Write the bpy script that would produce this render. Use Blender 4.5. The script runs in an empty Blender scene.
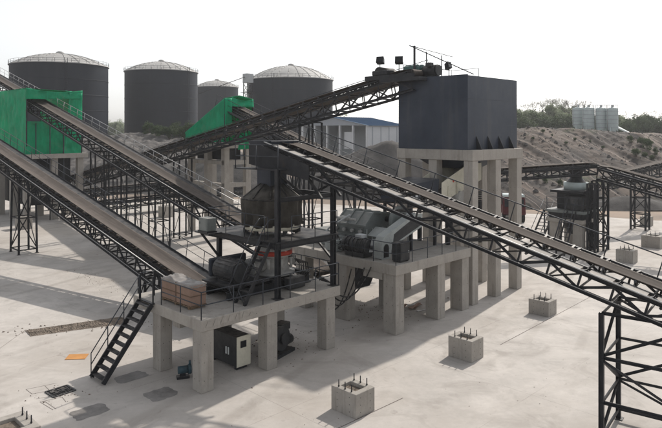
import bpy, bmesh, math, random
from mathutils import Vector, Matrix, noise
random.seed(7)
R = math.radians
S = bpy.context.scene
C = S.collection

# ------------------------------------------------------------------ camera, sky, sun, exposure
CAMZ, FPX, CX, HY = 10.0, 620.0, 331.0, 130.0     # lens centre 10 m up, focal length in photo pixels, horizon row
cam = bpy.data.cameras.new('camera'); cam_o = bpy.data.objects.new('camera', cam); C.objects.link(cam_o)
cam_o.location = (0, 0, CAMZ); cam_o.rotation_euler = (R(90), 0, 0)
cam.sensor_width = 36; cam.lens = FPX/662*36; cam.shift_y = -(214-HY)/662
cam.clip_start = .1; cam.clip_end = 6000
S.camera = cam_o
SUN_AZ, SUN_EL = 35.5, 42.0                       # degrees from +Y towards +X, elevation
w = bpy.data.worlds.new('World'); S.world = w; w.use_nodes = True
nt = w.node_tree; nt.nodes.clear()
sky = nt.nodes.new('ShaderNodeTexSky'); sky.sky_type = 'NISHITA'; sky.sun_disc = False
sky.sun_elevation = R(SUN_EL); sky.sun_rotation = R(SUN_AZ)
sky.air_density = 1.0; sky.dust_density = 1.6; sky.ozone_density = 1.0; sky.altitude = 0
hs = nt.nodes.new('ShaderNodeHueSaturation'); hs.inputs['Saturation'].default_value = .15
bg = nt.nodes.new('ShaderNodeBackground'); bg.inputs[1].default_value = .15
wo = nt.nodes.new('ShaderNodeOutputWorld')
nt.links.new(sky.outputs[0], hs.inputs['Color']); nt.links.new(hs.outputs[0], bg.inputs[0]); nt.links.new(bg.outputs[0], wo.inputs[0])
sl = bpy.data.lights.new('sun', 'SUN'); sl.energy = 3.15; sl.angle = R(.9); sl.color = (1, .93, .84)
so = bpy.data.objects.new('sun', sl); C.objects.link(so)
sd = Vector((math.sin(R(SUN_AZ))*math.cos(R(SUN_EL)), math.cos(R(SUN_AZ))*math.cos(R(SUN_EL)), math.sin(R(SUN_EL))))
so.rotation_euler = sd.to_track_quat('Z', 'Y').to_euler(); so.location = (60, 60, 80)
S.view_settings.view_transform = 'Standard'; S.view_settings.look = 'None'
S.view_settings.gamma = 1; S.view_settings.use_curve_mapping = False; S.view_settings.exposure = 0.30
S.render.engine = 'CYCLES'

# ------------------------------------------------------------------ places
A = Vector((.7071, .7071, 0)); B = Vector((-.7071, .7071, 0))      # the two directions the plant is built in
def gp(x, y, z=0.0):                 # photo pixel -> point at height z
    d = (CAMZ-z)*FPX/(y-HY); return Vector(((x-CX)/FPX*d, d, z))
def pd(x, y, d):                     # photo pixel -> point at depth d
    return Vector(((x-CX)/FPX*d, d, CAMZ-(y-HY)/FPX*d))

# ------------------------------------------------------------------ materials
MT = {}
def mat(name, col, rough=.7, metal=0.0, var=.18, scale=3.0, bump=.15, bscale=None, dust=0.0, dustcol=(.30, .27, .24), spec=.2, extra=None):
    m = bpy.data.materials.new(name); m.use_nodes = True; t = m.node_tree; N = t.nodes; L = t.links
    p = N['Principled BSDF']; p.inputs['Roughness'].default_value = rough; p.inputs['Metallic'].default_value = metal
    p.inputs['Specular IOR Level'].default_value = spec
    tc = N.new('ShaderNodeTexCoord'); oi = N.new('ShaderNodeObjectInfo')
    va = N.new('ShaderNodeVectorMath'); va.operation = 'ADD'
    sc = N.new('ShaderNodeVectorMath'); sc.operation = 'SCALE'; sc.inputs['Scale'].default_value = 17
    cmb = N.new('ShaderNodeCombineXYZ')
    for i in range(3): L.new(oi.outputs['Random'], cmb.inputs[i])
    L.new(cmb.outputs[0], sc.inputs[0]); L.new(tc.outputs['Object'], va.inputs[0]); L.new(sc.outputs[0], va.inputs[1])
    def nz(s, det=6, rg=.6, dist=0.0):
        n = N.new('ShaderNodeTexNoise'); n.inputs['Scale'].default_value = s; n.inputs['Detail'].default_value = det
        n.inputs['Roughness'].default_value = rg; n.inputs['Distortion'].default_value = dist
        L.new(va.outputs[0], n.inputs['Vector']); return n
    n1 = nz(scale); n2 = nz(scale*7.3, 4)
    mx = N.new('ShaderNodeMath'); mx.operation = 'MULTIPLY_ADD'; mx.inputs[1].default_value = .45; L.new(n2.outputs['Fac'], mx.inputs[0]); L.new(n1.outputs['Fac'], mx.inputs[2])
    mr = N.new('ShaderNodeMapRange'); mr.inputs[1].default_value = .45; mr.inputs[2].default_value = 1.0
    mr.inputs[3].default_value = 1-var*1.3; mr.inputs[4].default_value = 1+var; L.new(mx.outputs[0], mr.inputs[0])
    rv = N.new('ShaderNodeMapRange'); rv.inputs[3].default_value = 1-var*.4; rv.inputs[4].default_value = 1+var*.4; L.new(oi.outputs['Random'], rv.inputs[0])
    mm = N.new('ShaderNodeMath'); mm.operation = 'MULTIPLY'; L.new(mr.outputs[0], mm.inputs[0]); L.new(rv.outputs[0], mm.inputs[1])
    vm = N.new('ShaderNodeVectorMath'); vm.operation = 'SCALE'; vm.inputs[0].default_value = col[:3]; L.new(mm.outputs[0], vm.inputs['Scale'])
    out = vm.outputs[0]
    if dust > 0:                     # settled stone dust on faces that look up
        ge = N.new('ShaderNodeNewGeometry'); sp = N.new('ShaderNodeSeparateXYZ'); L.new(ge.outputs['Normal'], sp.inputs[0])
        d1 = N.new('ShaderNodeMapRange'); d1.inputs[1].default_value = .25; d1.inputs[2].default_value = .95; d1.inputs[3].default_value = .12; L.new(sp.outputs['Z'], d1.inputs[0])
        d2 = N.new('ShaderNodeMapRange'); d2.inputs[1].default_value = .35; d2.inputs[2].default_value = .65; L.new(n1.outputs['Fac'], d2.inputs[0])
        d3 = N.new('ShaderNodeMath'); d3.operation = 'MULTIPLY'; L.new(d1.outputs[0], d3.inputs[0]); L.new(d2.outputs[0], d3.inputs[1])
        d4 = N.new('ShaderNodeMath'); d4.operation = 'MULTIPLY'; d4.inputs[1].default_value = dust; L.new(d3.outputs[0], d4.inputs[0])
        mxx = N.new('ShaderNodeMix'); mxx.data_type = 'RGBA'; L.new(d4.outputs[0], mxx.inputs['Factor']); L.new(out, mxx.inputs['A']); mxx.inputs['B'].default_value = (*dustcol, 1)
        out = mxx.outputs['Result']
    if extra: out = extra(N, L, out, va, nz, tc)
    L.new(out, p.inputs['Base Color'])
    if bump > 0:
        b = N.new('ShaderNodeBump'); b.inputs['Strength'].default_value = bump; b.inputs['Distance'].default_value = .03
        n3 = nz(bscale or scale*9, 5); L.new(n3.outputs['Fac'], b.inputs['Height']); L.new(b.outputs[0], p.inputs['Normal'])
    rr = N.new('ShaderNodeMapRange'); rr.inputs[3].default_value = max(.05, rough-.12); rr.inputs[4].default_value = min(1, rough+.12); L.new(n2.outputs['Fac'], rr.inputs[0]); L.new(rr.outputs[0], p.inputs['Roughness'])
    MT[name] = m; return m
def blend(N, L, fac, a, bcol):
    m = N.new('ShaderNodeMix'); m.data_type = 'RGBA'; L.new(fac, m.inputs['Factor']); L.new(a, m.inputs['A']); m.inputs['B'].default_value = (*bcol, 1); return m.outputs['Result']
def ramp(N, L, src, lo, hi, a=0.0, b=1.0):
    m = N.new('ShaderNodeMapRange'); m.inputs[1].default_value = lo; m.inputs[2].default_value = hi; m.inputs[3].default_value = a; m.inputs[4].default_value = b; L.new(src, m.inputs[0]); return m.outputs[0]
def stretched(N, L, tc, s, scale, dist=0.0, det=5):
    mp = N.new('ShaderNodeMapping'); mp.inputs['Scale'].default_value = s; L.new(tc.outputs['Object'], mp.inputs['Vector'])
    n = N.new('ShaderNodeTexNoise'); n.inputs['Scale'].default_value = scale; n.inputs['Detail'].default_value = det; n.inputs['Distortion'].default_value = dist
    L.new(mp.outputs[0], n.inputs['Vector']); return n.outputs['Fac']
def yard_extra(N, L, out, va, nz, tc):
    out = blend(N, L, ramp(N, L, nz(.11, 7, .62, .8).outputs['Fac'], .46, .66, 0, .75), out, (.365, .332, .300))      # trodden dust
    out = blend(N, L, ramp(N, L, nz(.35, 8, .65, 1.1).outputs['Fac'], .52, .68, 0, .6), out, (.285, .262, .240))     # stains
    out = blend(N, L, ramp(N, L, stretched(N, L, tc, (.5, 1.4, 1), .55, 1.0, 9), .55, .70, 0, .5), out, (.52, .49, .46))  # pale dust smears
    out = blend(N, L, ramp(N, L, nz(.9, 8, .7, 1.4).outputs['Fac'], .60, .72, 0, .5), out, (.20, .175, .153))
    out = blend(N, L, ramp(N, L, nz(.05, 5, .55, .5).outputs['Fac'], .50, .70, 0, .45), out, (.395, .350, .308))
    out = blend(N, L, ramp(N, L, nz(5.0, 6, .7, .2).outputs['Fac'], .60, .72, 0, .35), out, (.22, .20, .18))          # grit
    vr = N.new('ShaderNodeVectorRotate'); vr.rotation_type = 'Z_AXIS'; vr.inputs['Angle'].default_value = -R(45); L.new(tc.outputs['Object'], vr.inputs['Vector'])
    # tyre tracks: pairs of long bent bands that come and go
    mp = N.new('ShaderNodeMapping'); mp.inputs['Rotation'].default_value = (0, 0, .5); L.new(tc.outputs['Object'], mp.inputs['Vector'])
    wv = N.new('ShaderNodeTexWave'); wv.wave_type = 'BANDS'; wv.inputs['Scale'].default_value = .13; wv.inputs['Distortion'].default_value = 5; wv.inputs['Detail'].default_value = 1; wv.inputs['Detail Scale'].default_value = .35; L.new(mp.outputs[0], wv.inputs['Vector'])
    tk = N.new('ShaderNodeMath'); tk.operation = 'MULTIPLY'; L.new(ramp(N, L, wv.outputs['Fac'], .86, .98), tk.inputs[0]); L.new(ramp(N, L, nz(.13, 3, .5).outputs['Fac'], .48, .62, 0, .32), tk.inputs[1])
    out = blend(N, L, tk.outputs[0], out, (.24, .215, .19))
    # pour joints
    bt = N.new('ShaderNodeTexBrick'); bt.offset = 0; bt.inputs['Scale'].default_value = 1; bt.inputs['Brick Width'].default_value = 7.3; bt.inputs['Row Height'].default_value = 5.6; bt.inputs['Mortar Size'].default_value = .012; bt.inputs['Mortar Smooth'].default_value = .3; L.new(vr.outputs[0], bt.inputs['Vector'])
    jt = N.new('ShaderNodeMath'); jt.operation = 'MULTIPLY'; L.new(bt.outputs['Fac'], jt.inputs[0]); L.new(ramp(N, L, nz(.25, 4, .5).outputs['Fac'], .42, .6, 0, .55), jt.inputs[1])
    return blend(N, L, jt.outputs[0], out, (.17, .15, .135))
mat('yard', (.455, .428, .402), .85, var=.14, scale=.6, bump=.12, bscale=14, extra=yard_extra)
def dirt_extra(N, L, out, va, nz, tc):
    out = blend(N, L, ramp(N, L, nz(.04, 6, .6, 1).outputs['Fac'], .45, .65, 0, .8), out, (.34, .26, .20))
    return blend(N, L, ramp(N, L, nz(.3, 7, .7, 1.5).outputs['Fac'], .55, .7, 0, .6), out, (.17, .14, .12))
mat('dirt', (.22, .18, .15), .95, var=.2, scale=.25, bump=.5, bscale=3, extra=dirt_extra)
def mound_extra(N, L, out, va, nz, tc):
    def rs(rot, sc, scale, dist):      # noise drawn out along the fall line, turned by rot
        vr = N.new('ShaderNodeVectorRotate'); vr.rotation_type = 'Z_AXIS'; vr.inputs['Angle'].default_value = rot; L.new(tc.outputs['Object'], vr.inputs['Vector'])
        mp = N.new('ShaderNodeMapping'); mp.inputs['Scale'].default_value = sc; mp.inputs['Location'].default_value = (rot*31+scale*7, 3, 0); L.new(vr.outputs[0], mp.inputs['Vector'])
        n = N.new('ShaderNodeTexNoise'); n.inputs['Scale'].default_value = scale; n.inputs['Detail'].default_value = 7; n.inputs['Roughness'].default_value = .6; n.inputs['Distortion'].default_value = dist
        L.new(mp.outputs[0], n.inputs['Vector']); return n.outputs['Fac']
    out = blend(N, L, ramp(N, L, rs(-.36, (1, .10, .2), .30, .3), .47, .54, 0, .9), out, (.138, .110, .093))
    out = blend(N, L, ramp(N, L, rs(-.30, (1.2, .10, .2), .55, .3), .53, .58, 0, .85), out, (.036, .033, .033))
    out = blend(N, L, ramp(N, L, rs(-.42, (1.5, .08, .2), .75, .2), .56, .60, 0, .7), out, (.19, .155, .13))
    out = blend(N, L, ramp(N, L, nz(.045, 6, .6, 1).outputs['Fac'], .48, .58, 0, .75), out, (.062, .057, .056))
    out = blend(N, L, ramp(N, L, rs(-.36, (1.6, .05, .1), 1.0, .15), .60, .625, 0, .95), out, (.022, .020, .020))
    out = blend(N, L, ramp(N, L, rs(-.38, (1.9, .05, .1), .8, .15), .60, .62, 0, .8), out, (.24, .20, .175))
    out = blend(N, L, ramp(N, L, nz(.9, 4, .5, .3).outputs['Fac'], .66, .70, 0, .9), out, (.022, .024, .018))
    return blend(N, L, ramp(N, L, nz(.09, 7, .7, .6).outputs['Fac'], .58, .66, 0, .75), out, (.05, .062, .03))
mat('mound', (.085, .071, .063), .95, var=.3, scale=.3, bump=1.0, bscale=1.6, extra=mound_extra)
mat('gravel', (.115, .108, .104), .95, var=.45, scale=.7, bump=.9, bscale=6)
mat('dark_gravel', (.085, .08, .078), .95, var=.3, scale=1.0, bump=.9, bscale=6)
mat('trench_soil', (.20, .165, .135), .95, var=.45, scale=2.2, bump=.9, bscale=9)
mat('damp', (.215, .203, .193), .6, var=.3, scale=1.5, bump=.2)
mat('joint', (.15, .13, .12), .9, var=.2, bump=0)
def conc_extra(N, L, out, va, nz, tc):
    out = blend(N, L, ramp(N, L, stretched(N, L, tc, (3, 3, .35), 1.6, .4), .55, .72, 0, .45), out, (.18, .16, .14))
    return blend(N, L, ramp(N, L, nz(1.1, 6, .65, .5).outputs['Fac'], .60, .72, 0, .4), out, (.42, .385, .345))
mat('concrete', (.335, .313, .286), .85, var=.13, scale=1.4, bump=.25, extra=conc_extra)
mat('tie_hole', (.06, .055, .05), .9, var=.1, bump=0)
def rust_extra(N, L, out, va, nz, tc):
    return blend(N, L, ramp(N, L, nz(2.3, 8, .7, .3).outputs['Fac'], .60, .72, 0, .45), out, (.07, .045, .033))
mat('steel', (.021, .023, .028), .5, .0, var=.25, scale=2.5, bump=.06, dust=.26, extra=rust_extra)
mat('steel_navy', (.022, .029, .044), .48, var=.14, scale=.8, bump=.04, dust=.3)
def bin_extra(N, L, out, va, nz, tc):
    out = blend(N, L, ramp(N, L, stretched(N, L, tc, (1.6, 1.6, .12), 1.3, .3), .54, .70, 0, .4), out, (.085, .088, .092))      # run-down dust
    return blend(N, L, ramp(N, L, stretched(N, L, tc, (2.5, 2.5, .2), 2.0, .2), .66, .74, 0, .5), out, (.055, .038, .030))
mat('hopper_paint', (.030, .040, .061), .45, var=.16, scale=.5, bump=.05, dust=.4, extra=bin_extra)
mat('galv', (.42, .42, .42), .38, .7, var=.15, bump=.03)
mat('dusty_plate', (.29, .27, .25), .7, var=.25, scale=1.5, bump=.1)
mat('rail', (.05, .055, .065), .45, .2, var=.2, bump=0)
def belt_extra(N, L, out, va, nz, tc):
    return blend(N, L, ramp(N, L, stretched(N, L, tc, (.12, 3.0, 1), 2.2, .6), .42, .62, 0, .55), out, (.060, .050, .044))
mat('belt', (.112, .095, .084), .85, var=.16, scale=1.6, bump=.15, extra=belt_extra)
mat('rubber', (.018, .018, .02), .75, var=.3, bump=.1, dust=.35)
mat('roller', (.10, .10, .105), .45, .5, var=.3, bump=.03, dust=.3)
def tarp_extra(N, L, out, va, nz, tc):
    br = N.new('ShaderNodeTexVoronoi'); br.distance = 'CHEBYCHEV'; br.inputs['Scale'].default_value = .55; L.new(va.outputs[0], br.inputs['Vector'])
    out = blend(N, L, ramp(N, L, br.outputs['Color'], .2, .8, 0, .5), out, (.007, .30, .15))
    out = blend(N, L, ramp(N, L, stretched(N, L, tc, (2.2, 2.2, .35), 1.5, .8), .54, .66, 0, .45), out, (.03, .52, .28))
    return blend(N, L, ramp(N, L, nz(1.1, 6, .6, .6).outputs['Fac'], .56, .68, 0, .5), out, (.10, .33, .19))
mat('tarp_green', (.008, .42, .20), .55, var=.25, scale=.9, bump=.6, bscale=2.2, extra=tarp_extra)
mat('tarp_dark', (.050, .046, .040), .75, var=.35, scale=1.5, bump=.4, bscale=6, dust=.3)
mat('guard_grey', (.34, .365, .36), .5, var=.2, scale=2, bump=.05, dust=.3, extra=rust_extra)
mat('teal', (.165, .185, .182), .5, var=.2, scale=1.6, bump=.06, dust=.6, extra=rust_extra)
mat('teal_dark', (.055, .125, .12), .5, var=.25, scale=2, bump=.05, dust=.3)
mat('cream', (.58, .56, .47), .5, var=.14, scale=1.5, bump=.04, extra=rust_extra)
mat('grey_paint', (.42, .44, .45), .45, var=.12, scale=2, bump=.03)
mat('crusher_grey', (.36, .36, .35), .5, var=.25, scale=2, bump=.06, dust=.4, extra=rust_extra)
mat('red', (.42, .055, .035), .5, var=.2, scale=3, bump=.04)
mat('red_dark', (.085, .014, .018), .55, var=.25, scale=1, bump=.04)
mat('motor', (.028, .030, .034), .45, var=.25, scale=3, bump=.05, dust=.45)
mat('motor_blue', (.03, .065, .085), .5, var=.25, scale=3, bump=.05, dust=.3)
mat('carton', (.26, .175, .135), .8, var=.16, scale=2, bump=.12)
mat('carton_band', (.13, .085, .06), .6, var=.15, bump=.03)
mat('pallet', (.17, .12, .08), .85, var=.3, scale=4, bump=.2)
mat('film', (.27, .25, .235), .35, var=.2, scale=3, bump=.5, bscale=5)
mat('plywood', (.50, .245, .085), .75, var=.2, scale=2, bump=.1)
def tank_extra(N, L, out, va, nz, tc):
    return blend(N, L, ramp(N, L, stretched(N, L, tc, (1, 1, .06), .5, .3), .5, .7, 0, .5), out, (.026, .029, .037))
mat('tank', (.014, .019, .030), .6, spec=.1, var=.15, scale=.15, bump=.03, extra=tank_extra)
def dome_extra(N, L, out, va, nz, tc):
    return blend(N, L, ramp(N, L, nz(.35, 6, .6, .5).outputs['Fac'], .5, .7, 0, .6), out, (.26, .245, .23))
mat('dome', (.40, .395, .385), .6, var=.12, scale=.3, bump=.05, extra=dome_extra)
mat('white_paint', (.62, .66, .66), .5, var=.06, scale=.6, bump=.03)
mat('silo_paint', (.50, .57, .57), .5, var=.1, scale=.6, bump=.03)
mat('wall_white', (.62, .63, .65), .6, var=.06, scale=.3, bump=.03)
mat('gable_grey', (.36, .38, .42), .55, var=.06, scale=.3, bump=.02)
mat('roof_blue', (.065, .125, .215), .45, var=.1, scale=.4, bump=.02)
mat('glass', (.02, .022, .026), .12, var=.05, bump=0)
mat('bark', (.12, .10, .08), .9, var=.3, bump=.3)
mat('twig', (.25, .235, .20), .9, var=.3, bump=0)
for k, c in enumerate(((.050, .082, .034), (.19, .225, .15), (.12, .14, .09))):
    mat('leaf%d' % k, c, .7, var=.45, scale=.5, bump=0)

def translucent(m, col, fac):
    t = m.node_tree; N = t.nodes; L = t.links; p = N['Principled BSDF']; o = N['Material Output']
    tr = N.new('ShaderNodeBsdfTranslucent'); tr.inputs[0].default_value = (*col, 1); mx = N.new('ShaderNodeMixShader'); mx.inputs[0].default_value = fac
    L.new(p.outputs[0], mx.inputs[1]); L.new(tr.outputs[0], mx.inputs[2]); L.new(mx.outputs[0], o.inputs['Surface'])
translucent(MT['leaf0'], (.07, .10, .04), .3); translucent(MT['leaf1'], (.30, .35, .23), .48); translucent(MT['leaf2'], (.18, .20, .12), .42); translucent(MT['tarp_green'], (.01, .36, .17), .35)

# ------------------------------------------------------------------ mesh helpers
class MB:
    def __init__(s): s.v = []; s.f = []; s.sm = []
    def add(s, vs, fs, smooth=False):
        o = len(s.v); s.v += [tuple(x) for x in vs]; s.f += [tuple(i+o for i in f) for f in fs]; s.sm += [smooth]*len(fs); return s
    def box(s, c, d):
        x, y, z = c; a, b, h = d[0]/2, d[1]/2, d[2]/2
        vs = [(x-a, y-b, z-h), (x+a, y-b, z-h), (x+a, y+b, z-h), (x-a, y+b, z-h), (x-a, y-b, z+h), (x+a, y-b, z+h), (x+a, y+b, z+h), (x-a, y+b, z+h)]
        return s.add(vs, [(3, 2, 1, 0), (4, 5, 6, 7), (0, 1, 5, 4), (1, 2, 6, 5), (2, 3, 7, 6), (3, 0, 4, 7)])
    def bx(s, x0, x1, y0, y1, z0, z1): return s.box(((x0+x1)/2, (y0+y1)/2, (z0+z1)/2), (x1-x0, y1-y0, z1-z0))
    def frame(s, p, q, up=(0, 0, 1)):
        p = Vector(p); q = Vector(q); t = (q-p).normalized(); u = Vector(up)
        if abs(t.dot(u)) > .98: u = Vector((1, 0, 0))
        a = t.cross(u).normalized(); b = a.cross(t).normalized(); return p, q, a, b
    def ext(s, poly, p, q, up=(0, 0, 1), smooth=False):     # a closed outline pushed from p to q
        p, q, a, b = s.frame(p, q, up); n = len(poly)
        vs = [p+a*x+b*y for x, y in poly]+[q+a*x+b*y for x, y in poly]
        o = len(s.v); s.v += [tuple(x) for x in vs]
        for i in range(n): s.f.append((o+i, o+(i+1) % n, o+n+(i+1) % n, o+n+i)); s.sm.append(smooth)
        s.f.append(tuple(o+i for i in reversed(range(n)))); s.f.append(tuple(o+n+i for i in range(n))); s.sm += [False]*2
        return s
    def beam(s, p, q, w_, h, up=(0, 0, 1)):
        a, b = w_/2, h/2; return s.ext([(-a, -b), (a, -b), (a, b), (-a, b)], p, q, up)
    def ibeam(s, p, q, w_, h, up=(0, 0, 1), t=.02):
        a, b = w_/2, h/2
        return s.ext([(-a, -b), (a, -b), (a, -b+t), (t/2, -b+t), (t/2, b-t), (a, b-t), (a, b), (-a, b), (-a, b-t), (-t/2, b-t), (-t/2, -b+t), (-a, -b+t)], p, q, up)
    def angle(s, p, q, w_, up=(0, 0, 1), t=.012):
        a = w_/2; return s.ext([(-a, -a), (a, -a), (a, -a+t), (-a+t, -a+t), (-a+t, a), (-a, a)], p, q, up)
    def chan(s, p, q, w_, h, up=(0, 0, 1), t=.015, sgn=1):
        a, b = w_/2, h/2
        pl = [(-a, -b), (a, -b), (a, -b+t), (-a+t, -b+t), (-a+t, b-t), (a, b-t), (a, b), (-a, b)]
        if sgn < 0: pl = [(-x, y) for x, y in reversed(pl)]
        return s.ext(pl, p, q, up)
    def cyl(s, p, q, r, n=10, r2=None, smooth=True):
        p, q, a, b = s.frame(p, q); r2 = r if r2 is None else r2; o = len(s.v)
        for c, rr in ((p, r), (q, r2)):
            for i in range(n): s.v.append(tuple(c+a*math.cos(2*math.pi*i/n)*rr+b*math.sin(2*math.pi*i/n)*rr))
        for i in range(n): s.f.append((o+i, o+(i+1) % n, o+n+(i+1) % n, o+n+i)); s.sm.append(smooth)
        s.f.append(tuple(o+i for i in reversed(range(n)))); s.f.append(tuple(o+n+i for i in range(n))); s.sm += [False]*2
        return s
    def pipe(s, pts, r, n=5):
        for a, b in zip(pts, pts[1:]): s.cyl(a, b, r, n)
        return s
    def lathe(s, prof, n=24, c=(0, 0, 0), smooth=True, a0=0, a1=2*math.pi):
        o = len(s.v); full = abs(a1-a0-2*math.pi) < 1e-6; m = n if full else n+1
        for r, z in prof:
            for i in range(m):
                t = a0+(a1-a0)*i/n; s.v.append((c[0]+r*math.cos(t), c[1]+r*math.sin(t), c[2]+z))
        for k in range(len(prof)-1):
            for i in range(n):
                j = (i+1) % m; s.f.append((o+k*m+i, o+k*m+j, o+(k+1)*m+j, o+(k+1)*m+i)); s.sm.append(smooth)
        return s
    def poly(s, pts): return s.add(pts, [tuple(range(len(pts)))])
    def mesh(s, name):
        me = bpy.data.meshes.new(name); me.from_pydata(s.v, [], s.f); me.polygons.foreach_set('use_smooth', s.sm); me.update(); return me
    def build(s, name, m, parent=None, loc=None, label=None, kind=None, bevel=0, solid=0):
        return put(s.mesh(name), name, m, parent, loc, label, kind, bevel, solid)
def put(me, name, m=None, parent=None, loc=None, label=None, kind=None, bevel=0, solid=0):
    if m and not me.materials: me.materials.append(MT[m])
    o = bpy.data.objects.new(name, me); C.objects.link(o)
    if parent: o.parent = parent
    if loc is not None: o.location = loc
    if label: o['label'] = label
    if kind: o['kind'] = kind
    if solid: md = o.modifiers.new('thickness', 'SOLIDIFY'); md.thickness = solid; md.offset = 0
    if bevel: md = o.modifiers.new('edge', 'BEVEL'); md.width = bevel; md.segments = 1; md.limit_method = 'ANGLE'
    return o
def tag(o, label, cat, group=None):
    o['label'] = label; o['category'] = cat
    if group: o['group'] = group
    return o
def thing(name, label, cat, loc=(0, 0, 0), rz=0, group=None, rot=None):
    o = bpy.data.objects.new(name, None); C.objects.link(o); o.location = loc; o.empty_display_size = .3
    o.rotation_euler = rot if rot is not None else (0, 0, rz)
    return tag(o, label, cat, group)
def copy_tree(o, parent=None):
    c = o.copy(); C.objects.link(c); c.parent = parent
    for ch in [k for k in bpy.data.objects if k.parent == o]: copy_tree(ch, c)
    return c
def struct(mb, name, m, solid=0):
    o = mb.build(name, m, solid=solid); o['kind'] = 'structure'; return o
AR = R(45)                                     # local x = A, local y = B
def fb(x, y, z, s=.0, sc=.1): return noise.noise(Vector((x*sc, y*sc, z+s)))

# ------------------------------------------------------------------ setting
# ground: dirt out to the horizon, with the concrete yard on it
struct(MB().poly([(-3000, -200, -.02), (3000, -200, -.02), (3000, 5000, -.02), (-3000, 5000, -.02)]), 'ground', 'dirt')
yard_pts = [(-60, -10), (70, -10), (75, 66), (36, 68.5), (30, 72), (14, 77), (-2, 84), (-14, 90), (-60, 92)]
yard = struct(MB().poly([(x, y, 0) for x, y in yard_pts]), 'concrete_yard', 'yard')
def strip(p, q, wd, name='joint', m='joint', z=.004):
    p = Vector(p); q = Vector(q); t = (q-p).normalized(); n = Vector((-t.y, t.x, 0))*wd/2; zz = Vector((0, 0, z))
    mb = MB(); mb.poly([p-n+zz, q-n+zz, q+n+zz, p+n+zz]); return mb.build(name, m, yard)
strip(gp(300, 446), gp(403, 398), .035); strip(gp(500, 345), gp(592, 296), .035)
strip(gp(36, 399), gp(64, 394), .02)
for a_, b_ in (((26, 389.5), (57, 383)), ((26, 389.5), (32, 394)), ((32, 394), (48, 391)), ((40, 402), (62, 397)), ((40, 402), (53, 410)), ((44, 401), (56, 409)), ((62, 397), (66, 402)), ((45, 386), (49, 390))):
    strip(gp(*a_), gp(*b_), .022)
strip(gp(-5, 352), gp(24, 331), .02); strip(gp(590, 253), gp(662, 242), .03)
# dirt filled trench across the yard
q = [gp(24.4, 330.5), gp(31, 336.5), gp(129, 323), gp(121, 316.6)]
mb = MB(); n = 220; rnd = random.Random(3)
for i in range(n+1):
    for j in range(9):
        p = (q[0].lerp(q[3], i/n)).lerp(q[1].lerp(q[2], i/n), j/8)
        e = (1 if 0 < j < 8 else 0)
        mb.v.append((p.x+rnd.uniform(-.03, .03), p.y+rnd.uniform(-.03, .03), .006+e*max(0, .012+rnd.uniform(-.012, .03))))
for i in range(n):
    for j in range(8): o = i*9+j; mb.f.append((o, o+9, o+10, o+1)); mb.sm.append(False)
t = mb.build('trench', 'trench_soil'); t['kind'] = 'structure'
# damp patches where the slab was mended
def patch(cx, cy, rx, ry, m='damp', seed=1, square=.85):
    r_ = random.Random(seed); c = gp(cx, cy); pts = []
    for i in range(28):
        a = 2*math.pi*i/28; k = 1/max(abs(math.cos(a)), abs(math.sin(a))); k = 1+(k-1)*square
        rr = k*(1+r_.uniform(-.07, .07))
        pts.append(c+A*math.cos(a)*rx*rr+B*math.sin(a)*ry*rr+Vector((0, 0, .004)))
    return MB().poly(pts).build('patch', m, yard)
patch(90, 411.5, .62, .45, seed=1); patch(131, 377, .62, .42, seed=2, m='damp'); patch(161, 394, .55, .5, seed=3)
patch(620, 267, .5, .5, 'trench_soil', 6, .1)
# spoil bank on the right with its plateau, and gravel banks on the left
def bank(name, m, x0, x1, y0, y1, nx, ny, hf):
    mb = MB()
    for j in range(ny+1):
        for i in range(nx+1):
            x = x0+(x1-x0)*i/nx; y = y0+(y1-y0)*j/ny; mb.v.append((x, y, hf(x, y)))
    for j in range(ny):
        for i in range(nx):
            o = j*(nx+1)+i; mb.f.append((o, o+1, o+nx+2, o+nx+1)); mb.sm.append(True)
    return struct(mb, name, m)
def sstep(a, b, x): t = max(0, min(1, (x-a)/(b-a))); return t*t*(3-2*t)
def mound_h(x, y):
    base = 82+2.5*math.sin(x*.11)-6*sstep(40, 22, x)+3*fb(x, 0, 3, 0, .09)
    up = max(0, min(1, (y-base)/(27+3*math.sin(x*.07))))
    crest = 9.6-1.9*sstep(42, 75, x)+.5*math.sin(x*.21)+.6*fb(x, y, 0, 2, .16)
    h = crest*(up**.9)
    side = sstep(10, 24, x)
    q_ = x+.37*y; rill = -1.6*abs(noise.noise(Vector((q_*.22, y*.03, 1))))-1.1*abs(noise.noise(Vector((q_*.6, y*.05, 5))))+.25*noise.noise(Vector((x*.5, y*.5, 8)))+.6
    h += (.34*rill+.20*noise.noise(Vector((x*1.3, y*1.3, 2)))+.14*noise.noise(Vector((x*3.4, y*3.4, 6))))*min(1, up*4)*(1 if y < 112 else .4)
    h += 1.1*max(0, fb(x, y, 0, 9, .07))*min(1, up*3)
    return h*side-.3*(1-min(1, up*20))
bank('spoil_bank', 'mound', 8, 190, 70, 215, 620, 420, mound_h)
def lgrav(x, y):
    u = (x+37)/24; v = (y-118)/22
    h = 9.4*max(0, 1-(abs(u)**2.6))*max(0, 1-abs(v)**1.5)
    return h+(.6*fb(x, y, 0, 4, .25)+.5*fb(x, y, 1, 4, .7)+.3*fb(x, y, 2, 4, 1.7))*min(1, h)-.25
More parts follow.
